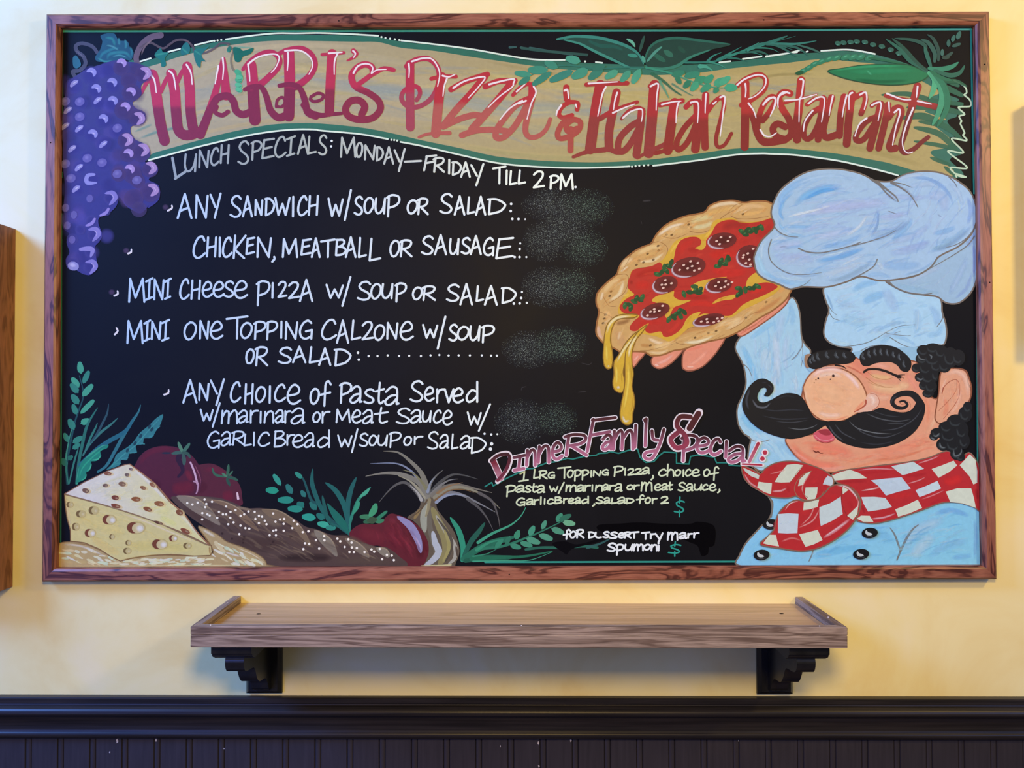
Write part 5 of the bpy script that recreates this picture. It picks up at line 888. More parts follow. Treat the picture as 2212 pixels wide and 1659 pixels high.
# ------------------------------------------------------------------ dinner heading
A.zone(z_chef)
A.begin(); A.frame(*D1)
A.st('65,705 118,672 130,700 250,632 400,563 450,560 480,545 560,515 620,508 720,480 765,486 850,465 950,455 975,440 1040,437 1060,425 1130,440 1210,415 1280,405 1300,470 1345,512 1410,505 1450,460 1490,430 1590,435 1590,520 1690,525 1702,465 1760,452 1890,470 1910,515 2000,515 2012,535 2100,540', 11, '1f7f78', sm=0)
A.end('heading_underline', sign, 'teal zigzag underline')
A.begin(); A.frame(*D1)
dinner = 'J 285 395 440 590; n 385 480 395 550; n 478 590 365 525; e 585 690 338 500; R 690 885 275 468; F 868 1115 140 440; a 985 1090 280 425; m 1075 1255 240 420; i 1215 1310 200 405; l 1290 1400 150 395; p 1622 1770 280 515; e 1735 1865 300 450; c 1845 1955 310 465; i 1945 2025 330 485; a 1985 2145 370 525'
A.text(dinner, 38, 'ece0ee', ins=38)
for t in ('1395,260 1405,325 1445,335', '1490,250 1455,370 1395,478 1338,474 1345,436 1425,418', '1336,172 1340,184'): A.st(t, 38, 'ece0ee')
A.st('130,500 190,635', 58, 'e6d6e2'); A.st('110,500 170,455 245,440 268,490 235,580 165,665', 40, 'e6d6e2')
A.st('1770,115 1690,245', 66, 'e6d6e2'); A.st('1700,150 1620,150 1590,220 1660,300 1670,370 1590,400 1540,330 1600,270', 56, 'e6d6e2')
A.frame(*C4)
A.st('235,105 150,275', 42, 'e6d6e2'); A.st('90,290 270,300', 30, 'e6d6e2'); A.dots('290,190', 8, 'e6d6e2'); A.dots('268,243', 8, 'e6d6e2')
o_dh = A.end('dinner_heading', sign, 'white outlined maroon dinner heading')
A.begin(); A.frame(*D1)
def gy(a, b): return ('6a2338', 'b06080', a, b)
for it in dinner.split(';'):
    q = it.split(); A.text(it, 25, ('4a1a28', 'b4688a', float(q[3]) + (float(q[4]) - float(q[3])) * .1, float(q[3]) + (float(q[4]) - float(q[3])) * .75), ins=38)
for t in ('1395,260 1405,325 1445,335', '1490,250 1455,370 1395,478 1338,474 1345,436 1425,418', '1336,172 1340,184'): A.st(t, 25, ('4a1a28', 'b4688a', 260, 430))
A.st('130,500 190,635', 46, ('7a2238', 'b87890', 520, 620)); A.st('115,500 170,458 245,448 260,490 228,580 165,655', 26, ('3c1420', '7a2a44', 440, 650))
A.st('1765,125 1695,240', 48, '4e1c24'); A.st('1700,150 1620,150 1595,220 1660,300 1668,370 1590,395 1545,330 1600,275', 38, ('4e1c24', '9a3a55', 150, 380))
A.frame(*C4)
A.st('232,112 155,270', 28, ('a8283c', 'c06a84', 110, 260)); A.st('95,290 262,298', 14, 'b03048'); A.dots('290,190', 5, 'b8304a'); A.dots('268,243', 5, 'b8304a')
A.end('heading_fill', o_dh, 'maroon and pink letter fill')

A.zone()
# ------------------------------------------------------------------ dinner text, dessert text
YC = 'd4dcc0'
def small(label, t, w, c, extra=()):
    A.begin(); A.frame(*D1); A.text(t, w, c)
    for q in extra: A.st(q, w, c)
    return A.end('menu_line', sign, label)
small('pale yellow large pizza line', '1 330 412 578 668; L 448 498 563 642; R 493 563 573 647; G 563 624 583 642; T 642 752 543 642; o 718 772 568 637; p 772 834 567 664; p 832 894 567 654; i 898 924 573 632; N 922 990 573 624; G 993 1052 563 618; P 1086 1170 537 628; i 1168 1194 553 618; 2 1198 1258 557 618; 2 1257 1318 557 614; a 1312 1380 547 608; , 1382 1412 612 655; c 1442 1513 562 624; h 1512 1573 522 626; o 1572 1628 566 624; i 1632 1658 567 628; c 1656 1708 562 624; e 1706 1778 562 626; o 1802 1858 562 628; f 1856 1930 540 658', 13, YC)
small('pale yellow pasta and sauce line', 'p 230 314 690 790; a 306 384 690 754; s 382 433 692 754; t 427 482 677 754; a 472 544 690 758; w 576 648 697 748; / 646 698 667 764; m 706 793 686 748; a 792 858 687 748; r 856 908 688 743; i 906 934 687 745; n 942 1004 687 744; a 997 1053 682 738; r 1051 1098 688 738; a 1092 1160 676 748; o 1192 1248 687 734; r 1246 1298 686 733; m 1306 1398 662 744; e 1410 1470 678 740; a 1466 1522 677 738; t 1516 1562 666 738; S 1600 1664 667 743; a 1662 1724 677 744; u 1727 1793 682 738; c 1792 1844 682 738; e 1846 1908 677 743; , 1912 1942 722 758', 13, YC)
small('pale yellow garlic bread and salad line', 'G 310 388 790 860; a 390 454 797 854; r 452 498 802 854; l 496 524 782 850; i 526 554 797 848; c 556 614 797 848; B 616 684 782 844; r 686 728 792 844; e 722 778 792 844; a 776 828 787 844; d 826 894 776 844; , 916 944 837 864; S 946 1010 782 844; a 1006 1064 787 844; L 1066 1114 792 844; a 1112 1188 786 844; D 1186 1254 792 844; f 1268 1335 766 844; o 1336 1388 787 844; r 1392 1438 792 844; 2 1462 1530 780 844', 13, YC)
small('teal dollar sign after the dinner text', '$ 1570 1658 783 948', 12, '24948a')
small('teal dollar sign after the dessert text', '$ 1522 1630 1138 1264', 12, '24948a')
A.begin(); A.frame(*D1)
A.poly('965,1012 1150,998 1300,990 1500,1000 1700,1000 1760,983 1890,1020 1892,1170 1850,1185 1840,1240 1790,1255 1760,1180 1700,1150 1500,1070 1250,1062 1000,1066', ('raw', (.0035, .0035, .004)))
A.poly('600,1160 700,1140 800,1165 960,1120 1060,1060 1100,1090 950,1150 760,1200 720,1245 690,1230', ('raw', (.005, .005, .006)))
A.end('repainted_patch', sign, 'patch of blacker touch-up paint', (m_touch, m_touch))
WC = 'e8ecf4'
small('small white dessert line', 'f 686 748 1040 1128; O 738 794 1056 1118; R 790 856 1042 1118; D 886 948 1060 1118; s 1002 1058 1058 1116; S 1056 1122 1062 1122; e 1122 1178 1066 1118; R 1172 1230 1062 1118; T 1212 1294 1060 1118; T 1308 1380 1062 1128; r 1378 1420 1074 1124; y 1418 1484 1070 1154; m 1516 1602 1060 1134; a 1606 1674 1066 1124; r 1676 1720 1072 1118; r 1722 1772 1066 1118', 14.5, WC, ('948,1070 945,1100 965,1112 990,1108',))
small('small white ice cream line', 'S 1036 1110 1150 1224; p 1106 1174 1160 1254; u 1176 1244 1160 1220; m 1246 1328 1156 1220; o 1326 1388 1160 1214; n 1386 1440 1160 1220; i 1436 1460 1170 1220', 15, WC, ('1446,1155 1447,1158',))

# ------------------------------------------------------------------ rubbed-out prices
for x, y, rx_, ry_, ln in ((1195, 442, 70, 38, 0), (1265, 450, 62, 44, 1), (1180, 520, 52, 46, 0), (1262, 535, 52, 44, 1), (1190, 620, 66, 46, 0), (1238, 618, 50, 42, 1), (1140, 755, 58, 42, 0), (1210, 745, 62, 42, 1), (1125, 910, 58, 50, 0), (1200, 905, 50, 38, 1), (1220, 490, 56, 48, 0)):
    A.begin(); A.frame(0, 0, 1)
    A.el(x, y, rx_, ry_, 0, ('raw', (.36, .48, .42) if ln == 0 else (.30, .50, .37)), .9, 1, 30)
    tag(A.end('chalk_smudge', sign, 'greenish speckled smudge of rubbed-out chalk', (m_dust, m_dust)), kind=None)
for fr, t, w in ((T4, '1105,580 1110,550 1150,540', 10), (T4, '1590,590 1670,582', 10), (T4, '1620,335 1690,350 1720,325', 10), (C1, '470,178 550,172', 18), (C1, '455,340 468,380', 6), (C1, '120,375 128,410', 6)):
    A.begin(); A.frame(*fr); A.st(t, w, ('raw', (.05, .053, .057)), .6, soft=2); A.end('chalk_scuff', sign, 'faint grey scuff')
A.zone(z_ban)
# ------------------------------------------------------------------ grapes and vine, top left
A.begin(); A.frame(*Z1)
for t, w, c in (('480,420 440,370 360,345 310,365 320,410 370,450 385,510 340,560 285,570 300,605', 40, '4a4a66'), ('800,510 790,450 830,360 900,300 985,280', 62, '6c5a72'), ('820,380 900,340 1000,385 1060,350 1110,320 1180,320 1240,370 1260,420 1340,420 1420,380 1460,345 1530,350', 24, '5a4c58'), ('1560,420 1545,470 1555,540 1580,570', 24, '7a7266'), ('1520,360 1560,390 1560,420', 18, '6a6258')):
    A.st(t, w, c, .9, .7, .8)
for t, w, c in (('830,440 860,370 930,305', 18, '8d7688'), ('310,400 330,420 375,455', 8, '75708c'), ('1100,325 1190,325 1230,360', 7, '806e78')): A.st(t, w, c, .7, soft=2)
vine = A.end('painted_vine', sign, 'purplish painted vine tendrils')
A.begin(); A.frame(*Z1)
TE = '2a6f86'
A.poly('480,490 465,450 500,400 520,330 505,285 560,265 620,270 650,320 720,330 740,380 770,420 745,480 680,470 600,490', '1f4f6c')
for t, w, c in (('560,480 580,430 700,420 750,470', 34, '327c92'), ('500,480 520,430 600,390 660,380', 30, '2f7690'), ('540,300 600,310 620,370', 30, '2f7c8c'), ('650,300 655,360', 26, '3a7f96'), ('700,310 710,360 700,390', 26, '3a7f96'), ('550,360 600,370 650,400', 20, '508ea4'), ('740,370 755,410 750,450', 24, '2f7690'), ('480,460 540,490 600,480', 20, '3d8898'), ('600,450 660,440 720,460', 16, '4a90a4')): A.st(t, w, c, .9, soft=2)
A.poly('290,530 285,460 310,440 340,480 350,520 320,545', '27607e')
A.end('grape_leaf', vine, 'dark teal lobed grape leaf')
for q in (('935,440 985,380 1000,415 1050,420 1020,460 1030,520 990,530 985,480', '1d7070'), ('1150,380 1190,335 1220,380 1205,430 1150,435', '226e74'), ('1250,400 1330,380 1370,370 1310,440 1345,490 1310,485 1300,540 1265,500', '257374'), ('1510,400 1530,365 1550,390 1530,420', '2a7468'), ('1565,375 1620,385 1640,405 1725,380 1700,430 1640,450 1620,490 1580,490 1565,430', '17695c')):
    A.begin(); A.frame(*Z1); A.poly(q[0], q[1]); p = A.pts(q[0]); f_ = A.fr; A.fr = (0, 0, 1)
    A.st([p[0], ((p[0][0] + p[3][0]) / 2, (p[0][1] + p[3][1]) / 2), p[3]], 5, '3f9a90', .7, soft=2); A.fr = f_
    A.end('vine_leaf', vine, 'small teal vine leaf')
A.begin(); A.frame(*Z1)
for x, y, a in ((1600, 575, 30), (1612, 605, 30), (1605, 640, 28), (1612, 620, 20), (1605, 680, 20), (1607, 715, 14)): A.el(x, y, 30, 20, 25, '4aa884' if a > 25 else '5cb894'); A.st([(x - 22, y + 12), (x + 6, y + 14), (x + 26, y + 4)], 8, '1d6a5c', .8, soft=2)
A.end('vine_bud', vine, 'pale green bud cluster')

def gz(t): A.frame(*Z1); return A.pts(t)
def gg(t): A.frame(*G1); return A.pts(t)
blob = gz('300,610 400,550 520,510 620,480 700,490 790,500 870,540 890,620 830,680 830,760 760,820 800,870 860,900 850,980 750,1010 770,1100 880,1160 900,1240 860,1290 950,1320 960,1370 890,1430 970,1480 970,1590 880,1660') + gg('1290,530 1180,640 1060,600 960,530 880,420 840,540 750,630 610,700 590,780 640,930 600,1040 550,1090 555,1220 570,1370 490,1490 380,1480 290,1430 170,1400 140,1280 190,1180 150,1040 190,930 110,850 130,700 110,560 130,300 110,60') + gz('205,1230 210,1100 205,980 215,850 230,730 250,650')
A.begin(); A.frame(0, 0, 1)
A.poly(blob, ('3a347c', '363084', 150, 400))
rg = random.Random(21)
for k in range(70):
    x, y = rg.uniform(138, 335), rg.uniform(145, 590)
    lim = 318 - max(0, (y - 440)) * .95 if y > 440 else 325
    if x < lim - 14 and (y > 165 or x > 180): A.el(x, y, 18, 18, 0, rg.choice(('4a44a2', '2c2870', '433a8e', '50459a', '322c7c') if x < 255 else ('4c3a74', '3a2c62', '563f80', '44346e')), .6, 1, 14)
grapes = A.end('grape_bunch', sign, 'painted bunch of violet grapes')
GR = [(430, 600, 80, 'c', 430, 575), (560, 560, 70, '', 520, 530), (670, 540, 66, 'c', 670, 500), (850, 590, 72, 'r', 865, 580), (730, 640, 66, '', 752, 630), (600, 680, 66, 'c', 595, 655), (300, 680, 70, 'b', 300, 665), (460, 720, 66, 'c', 468, 705), (750, 740, 76, 'c', 745, 730), (340, 820, 64, 'd', 340, 810), (490, 820, 60, 'b', 487, 800), (600, 830, 66, 'c', 600, 800), (690, 880, 76, 'c', 700, 850), (230, 810, 34, 'd', 225, 808), (800, 940, 74, 'r', 815, 940), (250, 890, 40, 'b', 250, 880), (340, 930, 56, 'd', 340, 930), (530, 960, 66, 'c', 525, 945), (640, 1040, 70, 'd', 640, 1020), (340, 1030, 60, 'b', 340, 1025), (440, 1070, 66, 'c', 440, 1065), (230, 1010, 40, 'b', 230, 1005), (710, 1120, 70, 'r', 720, 1110), (530, 1140, 64, 'b', 532, 1150), (290, 1180, 64, 'b', 285, 1185), (830, 1220, 76, 'r', 850, 1190), (400, 1260, 60, 'd', 400, 1260), (720, 1230, 64, 'c', 725, 1220), (520, 1300, 60, 'd', 518, 1295), (340, 1330, 50, 'b', 338, 1335), (225, 1310, 40, 'd', 225, 1305), (900, 1350, 66, 'r', 910, 1335), (760, 1390, 76, 'c', 735, 1345), (650, 1390, 60, 'd', 640, 1385), (440, 1430, 62, 'l', 430, 1430), (270, 1420, 50, 'd', 270, 1420), (800, 1440, 60, 'd', 795, 1435), (900, 1530, 82, 'r', 925, 1510), (320, 1510, 56, 'b', 315, 1505), (770, 1580, 80, '', 0, 0)]
for n_, (x, y, r, k, hx, hy) in enumerate(GR):
    A.begin(); A.frame(*Z1)
    red = x > 640
    A.el(x, y, r, r * .96, 0, ('4a3870' if red else '3d3790'), .6 if red else .3); A.el(x, y, r * .9, r * .86, 0, ('41306c' if red else '342e86'), .7, 1)
    H1 = 'a48ad6' if red else '8c88d8'
    if k == 'c': A.st([(hx - 34, hy - 4), (hx - 2, hy - 18), (hx + 26, hy), (hx + 22, hy + 32)], 36, H1, .95, .15, .2, mid=1.1); A.st([(hx - 10, hy - 8), (hx + 16, hy), (hx + 18, hy + 16)], 12, 'c4b8f0', .8, soft=2)
    elif k == 'r': A.st([(hx - 42, hy - 34), (hx + 4, hy - 26), (hx + 22, hy + 12), (hx - 20, hy + 52)], 42, 'a888c8' if red else '7a72d0', .95, .1, .1, mid=1.1); A.st([(hx - 6, hy - 26), (hx + 20, hy), (hx + 6, hy + 30)], 12, 'c8b4e4', .7, soft=2)
    elif k == 'l': A.st([(hx + 26, hy - 40), (hx - 28, hy - 30), (hx - 30, hy + 24), (hx + 50, hy + 26)], 34, '8c88d8', .95, .6, .1, mid=1)
    elif k == 'b': A.st([(hx - 26, hy + 18), (hx - 8, hy - 2), (hx + 24, hy - 22)], 36, '8e88d4', .9, .7, .3, mid=1); A.st([(hx - 18, hy + 6), (hx + 2, hy - 8), (hx + 24, hy - 20)], 14, 'c8c2f0', .8, soft=2)
    elif k == 'd': A.el(hx, hy, 40, 34, -20, '6e66b8', .75, 0, 11); A.el(hx - 4, hy - 6, 20, 18, -20, '8078c4', .7, 1)
    A.end('grape', grapes, None)
GG = [(760, 430, 95, 'r', 790, 420), (700, 620, 60, 's', 690, 630), (500, 760, 90, 's', 500, 770), (540, 940, 105, 'r', 560, 920), (230, 1000, 80, 'd', 228, 1005), (480, 1180, 80, 'c', 440, 1140), (240, 1340, 95, 'b', 245, 1370), (480, 1380, 95, 'r', 520, 1370), (250, 660, 60, 'd', 252, 665), (160, 810, 60, 'd', 160, 810), (140, 570, 60, 'd', 140, 565), (480, 440, 60, 'd', 470, 440), (1150, 590, 110, '', 0, 0), (340, 870, 70, '', 0, 0)]
for n_, (x, y, r, k, hx, hy) in enumerate(GG):
    A.begin(); A.frame(*G1)
    red = x > 880
    A.el(x, y, r, r * .98, 0, ('4a3c70' if red else '453f8c'), .55); A.el(x, y, r * .88, r * .86, 0, ('41326c' if red else '342f84'), .8, 1)
    if k == 'r': A.st([(hx - 110, hy - 50), (hx - 10, hy - 60), (hx + 30, hy + 10), (hx - 50, hy + 110)], 70, '8278cc', .95, .1, .1, mid=1); A.st([(hx - 40, hy - 50), (hx + 10, hy), (hx - 10, hy + 50)], 18, 'b8a8e4', .7, soft=2)
    elif k == 'c': A.st([(hx - 100, hy), (hx, hy - 10), (hx + 70, hy + 10), (hx + 40, hy + 110)], 66, '8a80d0', .95, .6, .1, mid=1)
    elif k == 's': A.st([(hx - 90, hy + 50), (hx, hy + 10), (hx + 40, hy - 50)], 46, '9080d4', .95, .05, .7, mid=1)
    elif k == 'b': A.el(hx, hy, 80, 62, 15, '8e8ad4', .95, 0, 12); A.el(hx - 10, hy - 14, 50, 34, 15, 'b4b0ec', .8, 1)
    elif k == 'd': A.el(hx, hy, 46, 56, 10, '6a62b4', .8, 0, 10)
    A.end('grape', grapes, None)

# ------------------------------------------------------------------ herb garlands
def leaf(x0, y0, x1, y1, w, c, a=1.0): A.st([(x0, y0), ((x0 + x1) / 2, (y0 + y1) / 2), (x1, y1)], w, c, a, .15, .25, mid=1)
def sprig(name, label, fr, z, stems, leaves, blades=(), parent=None):
    A.begin(); A.frame(*fr)
    for t, w, c in stems: A.st(t, w, c, .95, 1, .35)
    for t, w, c in blades: A.st(t, w, c, .95, .5, .1, mid=1)
    for q in leaves:
        x0, y0, x1, y1, w, c = q; A.st([(x0, y0), ((x0 * .6 + x1 * .4), (y0 * .6 + y1 * .4)), (x1, y1)], w, c, 1, .3, .75, mid=1.1)
    return A.end(name, parent or sign, label)
g1, g2, g3, g4 = '256c5e', '38947e', '1c5248', '4fae94'
A.begin(); A.frame(*Z3)
A.poly('380,165 520,140 700,150 850,185 960,230 1030,280 1070,350 1060,400 960,380 860,330 780,300 700,270 640,230 560,195', '1c4a44'); A.poly('1080,340 1110,240 1180,180 1330,150 1480,165 1760,205 1600,250 1450,300 1340,370 1220,400 1120,390', '1b433c')
for t, w, c in (('380,165 520,142 700,152 850,188 960,232 1030,285 1070,360', 26, '3a8a80'), ('440,170 560,200 640,240 720,280 850,340 960,390 1050,400', 22, '3f8f82'), ('640,180 720,215 840,225 900,250', 30, '1f5a52'), ('1080,320 1120,230 1200,175 1330,155 1480,170 1640,190 1760,205', 22, '2c6a5c'), ('1110,390 1230,400 1340,375 1440,310 1600,250', 24, '38806e'), ('1160,290 1240,340', 40, '2a6454'), ('1240,260 1300,300', 44, '346f5e'), ('1350,230 1400,270', 34, '235044'), ('1100,340 1160,270 1215,225', 22, '52988a'), ('940,165 980,190 1000,225', 24, '6ab49c'), ('1040,260 1060,190 1075,140', 26, '2a524a'), ('950,290 1020,300', 30, '3a9080'), ('1060,300 1080,350', 26, '4fa08c')): A.st(t, w, c, .95, .5, .3, mid=1)
A.end('herb_leaves', sign, 'two broad teal leaves over the ribbon')
def row(pts, n_, L, w, c, sides=(1, -1), ang=55, tip=True):
    """paired leaflets along a stem"""
    out = []; m = len(pts) - 1
    for i in range(n_):
        u = (i + .5) / n_ * m; k = min(int(u), m - 1); t = u - k
        x = pts[k][0] + (pts[k + 1][0] - pts[k][0]) * t; y = pts[k][1] + (pts[k + 1][1] - pts[k][1]) * t
        an = atan2(pts[k + 1][1] - pts[k][1], pts[k + 1][0] - pts[k][0])
        s_ = sides[i % len(sides)]; b_ = an + s_ * radians(ang)
        out.append((x, y, x + L * cos(b_), y + L * sin(b_), w, c if i % 3 else c))
    return out
sprig('herb_sprig', 'teal sprig with round leaves hanging left over the ribbon', Z3, .001, [('1070,390 900,390 700,400 480,375 330,390 200,440 90,500', 16, '2c7266')],
      [(560, 340, 470, 320, 60, '469a86'), (380, 390, 300, 355, 56, '3a8a78'), (300, 410, 170, 410, 60, '3a8e7c'), (170, 450, 60, 435, 46, '3f947f'), (160, 470, 90, 515, 44, '358474'), (330, 430, 200, 520, 50, '358474'), (500, 420, 340, 490, 56, '35867a'), (620, 410, 520, 460, 70, '3f947f'), (740, 400, 650, 470, 60, '358070'), (860, 420, 780, 465, 54, '4a9e84'), (960, 420, 900, 490, 50, '449880'), (1040, 410, 990, 500, 56, '4aa086'), (760, 380, 680, 400, 50, '2f7466')])
sprig('herb_sprig', 'teal sprig with round leaves hanging right over the ribbon', Z3, .001, [('1090,390 1180,410 1300,440 1480,510 1650,550 1780,545', 18, '3a927a'), ('1140,440 1230,500 1310,570 1370,610', 30, '26664f'), ('1200,500 1240,570 1270,630', 24, '5a9478'), ('1300,520 1380,570 1460,615', 16, '55846c')],
      [(1300, 450, 1380, 430, 50, '2f8068'), (1400, 460, 1500, 440, 50, '348870'), (1480, 500, 1550, 480, 60, '37906e'), (1560, 510, 1610, 465, 54, '3a9676'), (1640, 530, 1700, 490, 60, '44a07e'), (1680, 520, 1745, 475, 50, '4aa886'), (1720, 550, 1795, 550, 60, '45a582'), (1600, 530, 1540, 570, 50, '3c9474'), (1500, 510, 1460, 560, 54, '44a07e'), (1440, 500, 1400, 540, 46, '2f7c62'), (1660, 550, 1640, 580, 44, '368a6c'), (1330, 460, 1360, 510, 40, '2f7c62')])
A.begin(); A.frame(*Z3)
for t, w, c in (('1400,350 1520,350 1640,340 1760,300 1900,240 2060,200 2280,140', 20, '2f7c70'), ('1580,340 1620,300 1690,270', 24, '2f8074'), ('1660,330 1750,280 1850,225', 26, '2f8074'), ('1740,300 1860,260 1990,190', 28, '348878'), ('1900,250 2050,200 2212,140', 26, '348878'), ('1600,345 1680,370 1730,400', 22, '3a8e7c'), ('1740,310 1820,320 1900,345', 24, '2a6e62'), ('1840,270 1940,270 2030,300', 24, '2f7a6c'), ('1960,230 2080,240 2150,270', 22, '2f7a6c'), ('1520,380 1570,385 1620,415', 40, '4aa28c'), ('2050,205 2150,215 2260,250', 22, '2a6e62')): A.st(t, w, c, .95, .9, .1)
A.frame(*Z4)
for t, w, c in (('0,390 120,350 260,350 400,350 560,325', 22, '357e72'), ('60,370 200,330 330,285', 20, '2f7268'), ('150,350 260,370 400,450', 18, '2f6a60'), ('260,360 400,380 500,445', 18, '2f665c'), ('400,355 520,390 610,430', 16, '3a6a60'), ('0,420 100,410 180,440', 18, '2a6258')): A.st(t, w, c, .95, .6, .1, mid=1)
A.end('herb_sprig', sign, 'teal rosemary sprig along the top right')
A.begin(); A.frame(*Z4)
for x, y in ((730, 345), (775, 340), (830, 335), (880, 330), (945, 335), (1010, 355), (1080, 370), (1150, 395), (1215, 425)): A.el(x, y, 26, 18, 10, '2c6256'); A.el(x - 4, y + 12, 12, 6, 0, '5a9a88', .8, 1)
for x, y in ((455, 565), (500, 540), (545, 510), (600, 490), (660, 470), (720, 460), (790, 455), (850, 455), (910, 455), (980, 460)): A.el(x, y, 40, 20, -25, '2f8062'); A.el(x, y - 6, 22, 8, -25, '5cae8c', .8, 1)
A.el(425, 580, 34, 16, -10, '1c5a3c'); A.st('980,460 1100,480 1250,510 1420,570', 20, '206a4c', 1, 1, .5)
A.end('herb_sprig', sign, 'knobbly green bean garland at the top right')
A.begin(); A.frame(*Z4)
A.poly('650,565 760,545 920,520 1100,512 1280,515 1400,560 1455,590 1400,640 1280,670 1100,675 900,650 740,610', '1c7a50', edge='135038', ew=8)
for t, w, c in (('680,565 860,540 1060,525 1260,525', 26, '36a06e'), ('800,570 960,570 1140,565 1340,560', 50, '2a8e60'), ('960,560 1000,600', 20, '4aa67c'), ('860,630 1060,650 1300,640', 36, '116040')): A.st(t, w, c, .85, soft=2)
A.end('zucchini', sign, 'painted green zucchini')
A.begin(); A.frame(*Z4)
for t, w, c in (('1455,580 1380,530 1300,480 1220,390 1110,310', 34, '2e6a58'), ('1440,560 1360,500 1250,380 1160,305', 30, '285648'), ('1470,540 1430,420 1420,360 1330,320 1180,305', 30, '2c5a4e'), ('1470,530 1440,440 1420,370', 34, '2e6a5a'), ('1500,490 1500,420 1450,340 1390,315', 36, '335f54'), ('1530,480 1530,400 1490,310 1440,275', 30, '2c5048'), ('1455,545 1560,550 1640,530 1690,495', 40, '3a8a6a'), ('1500,560 1620,600 1700,580 1740,520', 36, '2f6a56'), ('1500,590 1580,640 1680,650 1760,690', 34, '246046'), ('1455,580 1500,640 1490,720 1455,785', 46, '55b082'), ('1470,590 1540,680 1560,780 1530,900 1480,1000', 50, '4a9e78'), ('1490,580 1570,680 1600,780 1590,880 1520,1010', 50, '2f7a5c'), ('1470,570 1560,620 1640,640', 30, '2a7052')): A.st(t, w, c, .95, .6, .1, mid=1)
A.end('herb_leaves', sign, 'spiky green leaf tuft beside the zucchini')
sprig('herb_sprig', 'small teal sprig in the top right corner', Z4, .0011, [], [(1560, 445, 1562, 400, 26, '3a6a60'), (1580, 465, 1640, 420, 24, '2a4c46'), (1610, 370, 1612, 325, 30, '2c5e56'), (1640, 330, 1655, 290, 30, '33685e'), (1680, 310, 1700, 260, 34, '33685e'), (1640, 370, 1700, 350, 26, '2c564e'), (1560, 460, 1610, 455, 30, '28463f')])
for fr, t in ((Z2, ('1700,230 1750,228', '1790,232 1850,240', '1860,235 1960,250 2100,275 2200,290')),):
    A.begin(); A.frame(*fr)
    for q in t: A.st(q, 26, '355f60', .9, .8, .5)
    A.frame(*Z3); A.st('100,235 240,255 400,270 620,290', 22, '2c5450', .9); A.end('herb_sprig', sign, 'faint teal sprig above the ribbon middle')

A.zone()
# left bottom herbs
la, lb = '2f7a74', '3f9484'
sprig('herb_sprig', 'tall teal sprig with round leaves at the left edge', B3, .0006, [('150,1660 140,1500 140,1400 180,1180 240,900 290,740 350,540 300,300', 34, '1d4a56'), ('130,1380 140,1260 180,1060 210,960', 24, '3d8a84'), ('140,1400 135,1500 160,1659', 30, '2f726e')],
      [(320, 265, 305, 150, 74, lb), (350, 390, 410, 260, 64, la), (290, 440, 220, 345, 74, lb), (280, 510, 205, 420, 76, la), (345, 550, 450, 430, 74, lb), (285, 650, 220, 560, 80, la), (260, 780, 225, 680, 66, la), (320, 770, 470, 620, 60, lb), (230, 970, 180, 870, 80, la), (325, 900, 400, 860, 74, lb), (160, 1130, 115, 1040, 60, la), (225, 1140, 320, 1080, 70, la), (220, 1215, 290, 1170, 60, la), (130, 1430, 95, 1360, 70, '256660'), (160, 1350, 200, 1320, 60, '256660')])
A.begin(); A.frame(*B3)
for t, w, c in (('260,1659 290,1400 340,1150 400,920 530,700', 40, '2a6a68'), ('345,1300 430,1160 560,1020 700,910 785,830', 34, '356f74'), ('380,1220 440,1080 500,960 528,890', 28, '2f7270'), ('440,1140 520,1030 600,880 650,770 668,650', 30, '2b4a5c'), ('530,1510 640,1430 740,1260 850,1060 960,880 1040,760 1070,665', 44, '2f6a80'), ('300,1420 500,1240 660,1130 850,1020 940,920 980,820', 56, '24607c'), ('270,1659 300,1480 400,1330 560,1200 640,1170', 30, '3a9484'), ('170,1659 230,1400 290,1200', 24, '2f7270')): A.st(t, w, c, .95, .6, .1, mid=1)
A.end('herb_sprig', sign, 'teal grassy blades behind the cheese')
A.begin(); A.frame(*B3)
A.poly('255,1659 280,1560 300,1440 340,1370 440,1300 560,1220 660,1165 650,1210 560,1250 575,1310 520,1370 440,1380 455,1420 430,1490 380,1520 390,1560 350,1610 290,1640', '1f7a70')
for t, w, c in (('290,1600 340,1460 460,1330 620,1200', 24, '2f9a86'), ('450,1360 530,1350 570,1300', 20, '49b096'), ('390,1500 430,1470 450,1400', 18, '49b096'), ('320,1620 370,1590 390,1530', 18, '3fa890')): A.st(t, w, c, .9, soft=2)
A.end('herb_leaves', sign, 'curly green leaf behind the cheese')
A.begin(); A.frame(*B3)
A.poly('640,1480 720,1400 760,1300 820,1250 900,1200 980,1130 1060,1020 1180,920 1260,840 1350,785 1340,850 1310,930 1260,1000 1210,1080 1110,1090 1100,1160 1010,1180 1020,1270 930,1280 900,1360 820,1360 810,1420 720,1460', '2f7282')
for t, w, c in (('700,1440 860,1290 1010,1170 1160,1000 1300,850', 20, '3d8a96'), ('1060,1150 1120,1160', 26, '3a8090'), ('1180,1070 1230,1050', 26, '3a8090'), ('940,1270 1020,1260', 26, '3a8090'), ('830,1350 910,1330', 26, '3a8090'), ('740,1410 820,1400', 30, '35808c'), ('1250,980 1310,940', 24, '3a8090')): A.st(t, w, c, .95, .8, .4)
for x, y in ((1000, 1150), (1180, 940), (1070, 1060), (905, 1240), (1210, 975)): A.el(x, y, 18, 30, 30, '16263f', .8)
A.end('herb_leaves', sign, 'serrated teal leaf behind the cheese')

